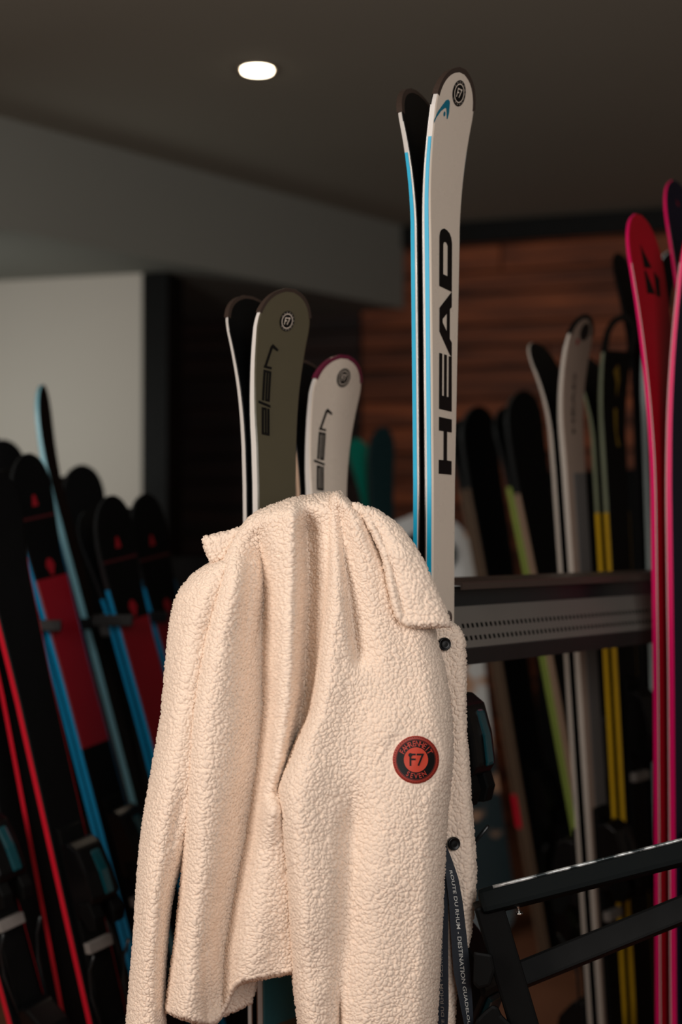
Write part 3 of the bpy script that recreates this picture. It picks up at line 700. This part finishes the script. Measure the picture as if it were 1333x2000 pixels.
bk = [(926, 1872), (925, 1858), (962, 1864), (968, 1895), (958, 1926), (934, 1932), (924, 1920)]
a_ = [P(x, y, 1.955) for x, y in bk]; b_ = [P(x, y, 1.99) for x, y in bk]; n = len(bk)
bevel(mesh('bracket', a_ + b_, [tuple(range(n)), tuple(range(2*n-1, n-1, -1))] + [(i, (i+1) % n, n+(i+1) % n, n+i) for i in range(n)], M_black_matte, fr), 0.004)
kn = [(925, 2020), (930, 1992), (945, 1976), (962, 1962), (974, 1966), (980, 1982), (1000, 2000), (1010, 2020)]
a_ = [P(x, y, 1.97) for x, y in kn]; b_ = [P(x, y, 2.01) for x, y in kn]; n = len(kn)
bevel(mesh('clamp_knob', a_ + b_, [tuple(range(n)), tuple(range(2*n-1, n-1, -1))] + [(i, (i+1) % n, n+(i+1) % n, n+i) for i in range(n)], M_black_matte, fr), 0.005)
sw = tube('screw', [P(1011, 1760, 1.985), P(1012, 1768, 1.985), P(1015, 1783, 1.985)], 0.0022, M_steel, fr, 10)
tube('screw_head', [P(1015, 1782, 1.985), P(1015.6, 1786, 1.985)], [0.0055, 0.0048], M_steel, sw, 12)

# ------------------------------------------------------------------ the fleece jacket
def fleece_mat():
    m = bpy.data.materials.new('cream_fleece'); m.use_nodes = True; nt = m.node_tree; b = nt.nodes['Principled BSDF']
    tc = nt.nodes.new('ShaderNodeTexCoord'); nz = nt.nodes.new('ShaderNodeTexNoise'); nz.inputs['Scale'].default_value = 900; nz.inputs['Detail'].default_value = 2
    nt.links.new(tc.outputs['Object'], nz.inputs['Vector'])
    mx = nt.nodes.new('ShaderNodeMix'); mx.data_type = 'RGBA'
    mx.inputs[6].default_value = lin((228, 206, 186)) + (1,); mx.inputs[7].default_value = lin((243, 226, 210)) + (1,)
    nt.links.new(nz.outputs['Fac'], mx.inputs[0]); nt.links.new(mx.outputs[2], b.inputs['Base Color'])
    bp = nt.nodes.new('ShaderNodeBump'); bp.inputs['Strength'].default_value = 0.35; bp.inputs['Distance'].default_value = 0.001
    nt.links.new(nz.outputs['Fac'], bp.inputs['Height']); nt.links.new(bp.outputs[0], b.inputs['Normal'])
    b.inputs['Roughness'].default_value = 0.95; b.inputs['Specular IOR Level'].default_value = 0.1
    b.inputs['Sheen Weight'].default_value = 0.1; b.inputs['Sheen Roughness'].default_value = 0.5
    b.inputs['Sheen Tint'].default_value = (1, 0.9, 0.8, 1)
    return m
M_fleece = fleece_mat()
def hash3(ix, iy, iz, k):
    h = (ix.astype(np.int64) * 73856093) ^ (iy.astype(np.int64) * 19349663) ^ (iz.astype(np.int64) * 83492791) ^ (k * 1442695041)
    h = (h ^ (h >> 13)) * 1274126177; h = h & 0x7fffffff; h = (h ^ (h >> 15)) & 0xffff
    return h / 65535.0
def vnoise(p):
    i = np.floor(p).astype(np.int64); f = p - i; f = f * f * (3 - 2 * f); out = 0
    for dx in (0, 1):
        for dy in (0, 1):
            for dz in (0, 1):
                wgt = (f[:, 0] if dx else 1 - f[:, 0]) * (f[:, 1] if dy else 1 - f[:, 1]) * (f[:, 2] if dz else 1 - f[:, 2])
                out = out + wgt * hash3(i[:, 0] + dx, i[:, 1] + dy, i[:, 2] + dz, 5)
    return out
def worley(p):
    i = np.floor(p).astype(np.int64); F1 = np.full(len(p), 9.0); F2 = np.full(len(p), 9.0)
    for dx in (-1, 0, 1):
        for dy in (-1, 0, 1):
            for dz in (-1, 0, 1):
                c = i + np.array([dx, dy, dz])
                q = np.stack([c[:, 0] + hash3(c[:, 0], c[:, 1], c[:, 2], 1), c[:, 1] + hash3(c[:, 0], c[:, 1], c[:, 2], 2), c[:, 2] + hash3(c[:, 0], c[:, 1], c[:, 2], 3)], -1)
                dd = np.sqrt(((q - p) ** 2).sum(1))
                n1 = np.minimum(F1, dd); F2 = np.minimum(F2, np.maximum(F1, dd)); F1 = n1
    return F1, F2
def curls(p):
    """height 0..1 of the curly pile at points p (metres)"""
    w3 = np.stack([vnoise(p * 170 + 7), vnoise(p * 170 + 31), vnoise(p * 170 + 57)], -1) - 0.5
    q = p / 0.0060 + w3 * 0.7
    F1, F2 = worley(q)
    e = np.clip((F2 - F1) / 0.20, 0, 1); e = e * e * (3 - 2 * e)
    dome = np.clip(1 - F1 * F1 * 0.9, 0, 1)
    return 0.66 * e ** 0.8 + 0.34 * dome + 0.22 * (vnoise(p * 620 + 11) - 0.5)
def curve(pts, t):
    pts = np.array(pts, float)
    # Catmull-Rom through the points, resampled by chord length
    P0 = np.vstack([2*pts[0] - pts[1], pts, 2*pts[-1] - pts[-2]]); out = []
    for i in range(1, len(P0) - 2):
        for k in np.linspace(0, 1, 16, endpoint=False):
            a, b, c, d_ = P0[i-1], P0[i], P0[i+1], P0[i+2]
            out.append(0.5*((2*b) + (c-a)*k + (2*a-5*b+4*c-d_)*k*k + (-a+3*b-3*c+d_)*k**3))
    out.append(pts[-1]); out = np.array(out)
    L = np.r_[0, np.cumsum(np.sqrt((np.diff(out, axis=0) ** 2).sum(1)))]; L /= L[-1]
    return np.stack([np.interp(t, L, out[:, 0]), np.interp(t, L, out[:, 1])], -1)
def fold(px, py, line, amp, sl, sr, fade=60, ys=None):
    ln = np.array(line, float); x = np.interp(py, ln[:, 1], ln[:, 0])
    d_ = px - x; g = np.where(d_ < 0, np.exp(-(d_/sl)**2), np.exp(-(d_/sr)**2))
    y0, y1 = ln[0, 1], ln[-1, 1]
    f0 = np.clip((py - y0) / fade + 0.5, 0, 1); f1_ = np.clip((y1 - py) / fade + 0.5, 0, 1)
    f0 = f0*f0*(3-2*f0); f1_ = f1_*f1_*(3-2*f1_)
    return amp * g * f0 * f1_
SURF = {}
def cloth(name, left, right, top, bottom, yc, T, rad, folds, parent, Tb=None, step=1.35, amp=0.0034, lump=0.003, back=True, seat=None):
    """a quilted-out piece of fleece between four edge curves (pixels at the jacket's depth); yc(px,py): depth of its
    mid surface; T: how far the front stands out; rad: rounding of left, right, top, bottom edges in pixels"""
    yc_f = yc if callable(yc) else (lambda x, y: np.full_like(x, yc))
    T_f = T if callable(T) else (lambda x, y: np.full_like(x, T))
    Lh = np.abs(np.array(left)[-1] - np.array(left)[0]).max(); Wt = max(np.abs(np.array(top)[-1] - np.array(top)[0]).max(), np.abs(np.array(bottom)[-1] - np.array(bottom)[0]).max(), max(abs(np.interp(y, np.array(right)[:, 1], np.array(right)[:, 0]) - np.interp(y, np.array(left)[:, 1], np.array(left)[:, 0])) for y in np.linspace(left[0][1], left[-1][1], 12)))
    nu, nv = int(Wt / step) + 8, int(Lh / step) + 8
    mixc = lambda t: 0.72 * t + 0.28 * (1 - np.cos(np.pi * t)) / 2
    def grid(nu, nv):
        u = mixc(np.linspace(0, 1, nu)); v = mixc(np.linspace(0, 1, nv))
        l, r_ = curve(left, v), curve(right, v); t_, b_ = curve(top, u), curve(bottom, u)
        Ug, Vg = np.meshgrid(u, v); e = lambda a: a[None, :, :]; g = lambda a: a[:, None, :]
        U3, V3 = Ug[..., None], Vg[..., None]
        S_ = (1-V3)*e(t_) + V3*e(b_) + (1-U3)*g(l) + U3*g(r_) - ((1-U3)*(1-V3)*t_[0] + U3*(1-V3)*t_[-1] + (1-U3)*V3*b_[0] + U3*V3*b_[-1])
        px, py = S_[..., 0], S_[..., 1]
        W_ = np.sqrt(((r_ - l) ** 2).sum(1))[:, None]; H_ = np.sqrt(((b_ - t_) ** 2).sum(1))[None, :]
        ee = np.ones_like(px)
        for d_, q in ((Ug*W_, rad[0]), ((1-Ug)*W_, rad[1]), (Vg*H_, rad[2]), ((1-Vg)*H_, rad[3])):
            if q: ee = ee * np.sqrt(np.clip(1 - (1 - np.clip(d_/q, 0, 1)) ** 2, 0, 1))
        return px, py, ee
    px, py, ee = grid(nu, nv)
    out = T_f(px, py) * ee
    for fo in folds: out = out + fold(px, py, **fo) * np.minimum(ee * 1.3, 1)
    dpt = yc_f(px, py) - out
    p0 = Pn(px, py, dpt)
    # slow lumps
    lp_ = vnoise(p0.reshape(-1, 3) * 16 + 3).reshape(px.shape) - 0.5 + 0.5 * (vnoise(p0.reshape(-1, 3) * 34 + 9).reshape(px.shape) - 0.5)
    dpt = dpt - lump * 2 * lp_ * ee
    seat_k = 0.0
    if seat is not None:
        sx_, sy_, sr_ = seat; rr_ = np.sqrt((px - sx_) ** 2 + (py - sy_) ** 2) / sr_
        A_ = lambda x, y: np.stack([np.ones_like(x), x, y, x*x, x*y, y*y], -1)
        m_ = rr_ < 1.0; X_, Y_ = (px - sx_) / sr_, (py - sy_) / sr_
        co_, *_ = np.linalg.lstsq(A_(X_[m_], Y_[m_]), dpt[m_], rcond=None)
        seat_k = np.clip((1.45 - rr_) / 0.5, 0, 1); seat_k = seat_k*seat_k*(3-2*seat_k)
        dpt = dpt * (1 - seat_k) + (A_(X_, Y_) @ co_) * seat_k
        SURF[name + '_seat'] = (lambda x, y: A_(np.asarray((x - sx_) / sr_, float), np.asarray((y - sy_) / sr_, float)) @ co_)
    p0 = Pn(px, py, dpt)
    du = np.gradient(p0, axis=1); dv = np.gradient(p0, axis=0); nn = np.cross(dv, du)
    nn /= np.maximum(np.linalg.norm(nn, axis=-1, keepdims=True), 1e-9)
    if nn[nv//2, nu//2, 1] > 0: nn = -nn
    SURF[name] = (px, py, dpt)
    amt = amp * curls(p0.reshape(-1, 3)).reshape(px.shape) * (1 - 0.5 * seat_k)
    p1 = p0 + nn * amt[..., None]
    idx = np.arange(nu*nv).reshape(nv, nu)
    quads = np.stack([idx[:-1, :-1], idx[1:, :-1], idx[1:, 1:], idx[:-1, 1:]], -1).reshape(-1, 4)
    V_ = p1.reshape(-1, 3)
    if back:
        nb_u, nb_v = max(8, nu // 4), max(8, nv // 4)
        bx, by, be = grid(nb_u, nb_v)
        tb = T_f(bx, by) * 0.6 if Tb is None else Tb
        bd = yc_f(bx, by) + tb * be + 0.0008
        pb = Pn(bx, by, bd).reshape(-1, 3)
        ib = np.arange(nb_u*nb_v).reshape(nb_v, nb_u) + len(V_)
        qb = np.stack([ib[:-1, :-1], ib[:-1, 1:], ib[1:, 1:], ib[1:, :-1]], -1).reshape(-1, 4)
        V_ = np.vstack([V_, pb]); quads = np.vstack([quads, qb])
    me = bpy.data.meshes.new(name)
    me.vertices.add(len(V_)); me.vertices.foreach_set('co', V_.astype(np.float32).ravel())
    me.loops.add(len(quads) * 4); me.loops.foreach_set('vertex_index', quads.astype(np.int32).ravel())
    me.polygons.add(len(quads)); me.polygons.foreach_set('loop_start', (np.arange(len(quads)) * 4).astype(np.int32))
    me.polygons.foreach_set('use_smooth', np.ones(len(quads), bool))
    me.update(calc_edges=True)
    return link(name, me, M_fleece, parent)
def depth_at(name, x, y):
    px, py, d_ = SURF[name]; k = np.argmin((px - x) ** 2 + (py - y) ** 2); return float(d_.ravel()[k])

jk = empty('fleece_jacket', P(620, 2080, 1.98)); tag(jk, 'cream curly fleece jacket with round red badge, draped over the skis', 'jacket')
ridge1 = [(448, 1060), (440, 1093), (410, 1200), (385, 1320), (372, 1400), (360, 1560), (356, 1690)]
cloth('body', left=[(472, 1032), (440, 1085), (408, 1180), (382, 1300), (366, 1400), (358, 1560), (357, 1690), (347, 1800), (337, 1880), (324, 1975)],
      right=[(668, 962), (690, 1100), (690, 1300), (660, 1420), (640, 1600), (640, 1750), (640, 1850), (640, 1890)],
      top=[(472, 1032), (500, 1003), (560, 978), (610, 968), (668, 962)],
      bottom=[(324, 1975), (360, 1990), (413, 2001), (437, 1975), (456, 1935), (476, 1919), (520, 1910), (573, 1900), (640, 1890)],
      yc=2.02, T=0.07, rad=(95, 30, 40, 8), parent=jk, folds=[
        dict(line=[(500, 1060), (420, 1250), (392, 1420), (380, 1620), (372, 1800), (365, 2000)], amp=0.020, sl=40, sr=40, fade=120),
        dict(line=[(505, 1040), (512, 1150), (512, 1375), (500, 1500), (478, 1640), (455, 1760), (440, 1850), (430, 2000)], amp=-0.062, sl=40, sr=22, fade=110),
        dict(line=[(572, 985), (570, 1100), (562, 1375), (548, 1500), (530, 1620)], amp=0.020, sl=20, sr=14, fade=90),
        dict(line=[(600, 1010), (604, 1150), (595, 1350), (570, 1480), (540, 1560)], amp=-0.046, sl=16, sr=24, fade=60),
        dict(line=[(540, 1520), (530, 1650), (510, 1800), (490, 1930)], amp=0.014, sl=30, sr=40, fade=160),
        dict(line=[(400, 1840), (398, 1930), (405, 2010)], amp=-0.006, sl=6, sr=10, fade=40),
      ])
cloth('sleeve', left=[(413, 1100), (371, 1130), (341, 1180), (327, 1280), (316, 1400), (299, 1500), (282, 1600), (271, 1700), (263, 1830), (252, 1960), (246, 2040)],
      right=[(520, 1075), (520, 1150), (505, 1260), (480, 1400), (410, 1560), (353, 1690), (333, 1770), (323, 1870), (320, 1960), (326, 2040)],
      top=[(413, 1100), (460, 1085), (520, 1075)], bottom=[(246, 2040), (285, 2046), (326, 2040)],
      yc=lambda x, y: 2.05 + np.clip((y - 1100) / 900, 0, 1) * 0.0, T=0.075, rad=(60, 40, 25, 10), parent=jk, folds=[
        dict(line=[(420, 1120), (370, 1260), (345, 1420), (325, 1560), (300, 1700), (290, 1900)], amp=0.012, sl=24, sr=30, fade=120),
        dict(line=[(352, 1560), (325, 1700), (318, 1800)], amp=-0.008, sl=12, sr=16, fade=80),
      ])
def panel_T(x, y):
    q = np.clip((y - 1150) / 500, 0, 1); q = q*q*(3-2*q)
    return 0.058 + 0.025 * q
cloth('front_panel', seat=(813, 1484, 52), left=[(646, 972), (641, 1019), (641, 1118), (630, 1207), (618, 1316), (603, 1395), (583, 1440), (550, 1520), (544, 1565), (552, 1650), (560, 1728), (573, 1901), (590, 2040)],
      right=[(708, 992), (745, 1060), (796, 1140), (842, 1215), (854, 1258), (868, 1310), (881, 1400), (883, 1480), (872, 1600), (867, 1700), (857, 1900), (850, 2040)],
      top=[(646, 972), (660, 962), (688, 985), (708, 992)], bottom=[(590, 2040), (640, 2042), (664, 2030), (690, 2042), (780, 2042), (850, 2040)],
      yc=1.985, T=panel_T, Tb=0.008, rad=(34, 46, 22, 10), parent=jk, folds=[
        dict(line=[(664, 985), (672, 1080), (682, 1180), (698, 1290)], amp=-0.022, sl=12, sr=22, fade=60),
        dict(line=[(690, 990), (712, 1080), (735, 1200), (760, 1300)], amp=0.008, sl=22, sr=34, fade=90),
        dict(line=[(642, 1080), (655, 1200), (640, 1330), (615, 1450), (590, 1560), (596, 1700), (600, 1850)], amp=0.012, sl=24, sr=40, fade=120),
        dict(line=[(670, 1080), (690, 1180), (700, 1300)], amp=-0.004, sl=8, sr=10, fade=60),
        dict(line=[(690, 1560), (680, 1700), (672, 1850), (664, 1960), (662, 2050)], amp=-0.022, sl=26, sr=30, fade=140),
        dict(line=[(760, 1330), (770, 1500), (752, 1700), (745, 1900), (740, 2050)], amp=0.010, sl=60, sr=60, fade=160),
        dict(line=[(664, 1960), (664, 2050)], amp=-0.02, sl=5, sr=7, fade=50),
      ])
cloth('collar', left=[(705, 995), (722, 1030), (746, 1080), (760, 1143), (768, 1180), (776, 1207)],
      right=[(738, 999), (780, 1030), (820, 1085), (845, 1138), (866, 1186), (882, 1222)],
      top=[(705, 995), (720, 992), (738, 999)], bottom=[(776, 1207), (800, 1223), (844, 1224), (882, 1222)],
      yc=lambda x, y: 1.925 + 0.02 * np.clip((1080 - y) / 90, 0, 1), T=0.020, rad=(9, 40, 8, 9), parent=jk, folds=[
        dict(line=[(714, 995), (745, 1050), (768, 1120), (788, 1200)], amp=-0.006, sl=7, sr=12, fade=40)], step=1.5)
cloth('collar_stand', left=[(688, 985), (712, 1030), (738, 1075), (744, 1084)], right=[(714, 992), (732, 1020), (752, 1060), (760, 1084)],
      top=[(688, 985), (702, 985), (714, 992)], bottom=[(744, 1084), (752, 1088), (760, 1084)],
      yc=1.945, T=0.008, rad=(5, 8, 6, 5), parent=jk, folds=[], lump=0.001)
cloth('collar_wing', left=[(397, 1051), (403, 1075), (414, 1100)], right=[(520, 1018), (500, 1050), (470, 1090)],
      top=[(397, 1051), (440, 1040), (475, 1030), (520, 1018)], bottom=[(414, 1100), (440, 1094), (470, 1090)],
      yc=2.015, T=0.016, rad=(10, 20, 10, 10), parent=jk, folds=[])
cloth('placket', left=[(840, 1222), (850, 1400), (846, 1600), (835, 1750), (830, 1900), (828, 2040)],
      right=[(896, 1226), (908, 1265), (909, 1400), (915, 1500), (922, 1600), (929, 1700), (923, 1790), (913, 1850), (894, 1905), (884, 2040)],
      top=[(840, 1222), (870, 1214), (896, 1226)], bottom=[(828, 2040), (855, 2042), (884, 2040)],
      yc=2.042, T=0.018, rad=(10, 14, 10, 8), parent=jk, folds=[
        dict(line=[(897, 1230), (902, 1400), (908, 1600), (914, 1780)], amp=0.006, sl=22, sr=20, fade=60)], step=1.6)
cloth('back_panel', left=[(420, 1860), (420, 1930), (418, 1992)], right=[(505, 1860), (500, 1920), (491, 1958)],
      top=[(420, 1860), (460, 1860), (505, 1860)], bottom=[(418, 1992), (455, 1975), (491, 1958)],
      yc=2.10, T=0.015, rad=(6, 6, 6, 6), parent=jk, folds=[])
# dark loop label inside the neck
tg = [(732, 1040), (744, 1052), (747, 1072), (736, 1064)]
a_ = [P(x, y, 1.926) for x, y in tg]; b_ = [P(x, y, 1.932) for x, y in tg]
mesh('neck_label', a_ + b_, [(0, 1, 2, 3), (7, 6, 5, 4), (0, 4, 5, 1), (1, 5, 6, 2), (2, 6, 7, 3), (3, 7, 4, 0)], mat('grey_label', (40, 36, 32), 0.7), jk)
# snap buttons
def snap(px, py, d_, r):
    c = P(px, py, d_); n_ = Vector((0.25, -1, 0.05)).normalized(); u = n_.cross(Vector((0, 0, 1))).normalized(); v_ = n_.cross(u)
    rg = []
    for rr, h in ((1.0, -0.004), (1.0, 0.001), (0.92, 0.0026), (0.80, 0.0030), (0.74, 0.0022), (0.4, 0.0024), (0.02, 0.0026)):
        rg.append([c + n_*h + (u*math.cos(2*math.pi*k/32) + v_*math.sin(2*math.pi*k/32)) * r * rr for k in range(32)])
    return loft('snap_button', rg, M_black, jk, True)
snap(869, 1258, depth_at('placket', 869, 1258) - 0.0070, 0.0094); snap(887, 1648, depth_at('placket', 887, 1648) - 0.0070, 0.0094)
# round badge
BR = 0.0335
seat_d = SURF['front_panel_seat']
def bp2(x, y, h):
    px, py = 813 + x / BR * 45.5, 1484 - y / BR * 47.0
    return P(px, py, float(seat_d(px, py)) - h - 0.0022)
def flat(name, shape, h, m, parent): return mesh(name, [bp2(x, y, h) for x, y in shape[0]], shape[1], m, parent)
rg = [[bp2(BR*r_*math.cos(2*math.pi*k/64), BR*r_*math.sin(2*math.pi*k/64), h) for k in range(64)] for r_, h in ((0.98, -0.009), (1.0, -0.001), (0.985, 0.0005), (0.9, 0.0012), (0.84, 0.0010), (0.0005, 0.0010))]
badge = loft('badge', rg, mat('red_leather', (150, 44, 30), 0.5, bump=0.15, scale=400), jk, True)
flat('badge_band', ring2d(BR*0.52, BR*0.82, 64), 0.0013, M_print, badge)
flat('badge_line', ring2d(BR*0.835, BR*0.855, 64), 0.0013, M_print, badge)
flat('badge_centre', ring2d(0.0, BR*0.52, 48), 0.0014, mat('orange_leather', (196, 62, 38), 0.5), badge)
M_blet = mat('red_lettering', (176, 54, 40), 0.5)
flat('lettering', arc_text('FAHRENHEIT', BR*0.675, BR*0.33, math.pi/2, 0.235), 0.0017, M_blet, badge)
flat('lettering', arc_text('SEVEN', BR*0.675, BR*0.30, -math.pi/2, 0.27, True), 0.0017, M_blet, badge)
v, q = text2d('F7', 1.0, 0.0, offset=0.006); v = v * BR * 0.74 * np.array([0.95, 1.0]) + np.array([BR*0.04, 0])
flat('numeral', (v, q), 0.0018, M_print, badge)
v2, q2 = ring2d(BR*0.04, BR*0.085, 16); flat('degree_ring', (v2 + np.array([-BR*0.24, BR*0.20]), q2), 0.0018, M_print, badge)
st_ = []
for k in range(56):
    a = 2*math.pi*k/56; c_, s_ = math.cos(a), math.sin(a)
    for_ = [(BR*0.925, -0.0005), (BR*0.955, -0.0005), (BR*0.955, 0.0009), (BR*0.925, 0.0009)]
    st_.append((np.array([(r_*c_ - t_*s_, r_*s_ + t_*c_) for r_, t_ in for_]), [(0, 1, 2, 3)]))
o = flat('stitching', join2d(st_), 0.0016, mat('dark_red_thread', (92, 26, 20), 0.8), badge)

# ------------------------------------------------------------------ lanyard hanging from the placket
ly = empty('lanyard', P(870, 1640, 1.95)); tag(ly, 'dark navy lanyard with white printed capitals hanging beside the jacket placket', 'lanyard')
M_navy = mat('navy_ribbon', (14, 24, 36), 0.6, vary=0.12, scale=300)
M_wtext = mat('white_print', (205, 205, 200), 0.6)
M_dtext = mat('faded_print', (120, 112, 104), 0.6)
def ribbon(center, widths, depth, tilt):
    ys = np.array([c[1] for c in center], float); xs_ = np.array([c[0] for c in center], float); ws = np.array(widths, float); ds = np.array(depth, float)
    def at(y, u, h=0.0):
        x = np.interp(y, ys, xs_); w_ = np.interp(y, ys, ws); d_ = np.interp(y, ys, ds)
        return P(x + u * w_ / 2, y, d_ + u * tilt * 0.010 - h)
    rg = []
    for y in np.linspace(ys[0], ys[-1], 60):
        rg.append([at(y, -1, 0.0), at(y, -1, 0.0015), at(y, 1, 0.0015), at(y, 1, 0.0)])
    return loft('strap', rg, M_navy, ly), at
sR, atR = ribbon([(864, 1640), (873, 1670), (884, 1715), (891, 1762), (897, 1830), (903, 1898), (912, 1966), (920, 2030)], [6, 15, 24, 27, 31, 33, 24, 14], [2.008, 2.006, 2.003, 2.002, 2.001, 2.0, 2.0, 2.0], 0.2)
sL, atL = ribbon([(867, 1630), (866, 1665), (865, 1762), (862, 1830), (861, 1898), (864, 1966), (867, 2030)], [8, 12, 22, 28, 31, 26, 14], [2.010, 2.009, 2.008, 2.007, 2.006, 2.006, 2.006], -0.2)
v, q = text2d('ROUTE DU RHUM - DESTINATION GUADELOUPE', 1.0, offset=0.004)
v = v - v.min(0); v = v / v.max(0)
mesh('lettering', [atR(1700 + x * 318, 0.05 + (y - 0.5) * 0.50, 0.0021) for x, y in v], q, M_wtext, sR)
mesh('lettering', [atL(2036 - x * 316, 0.02 - (y - 0.5) * 0.50, 0.0021) for x, y in v], q, M_dtext, sL)
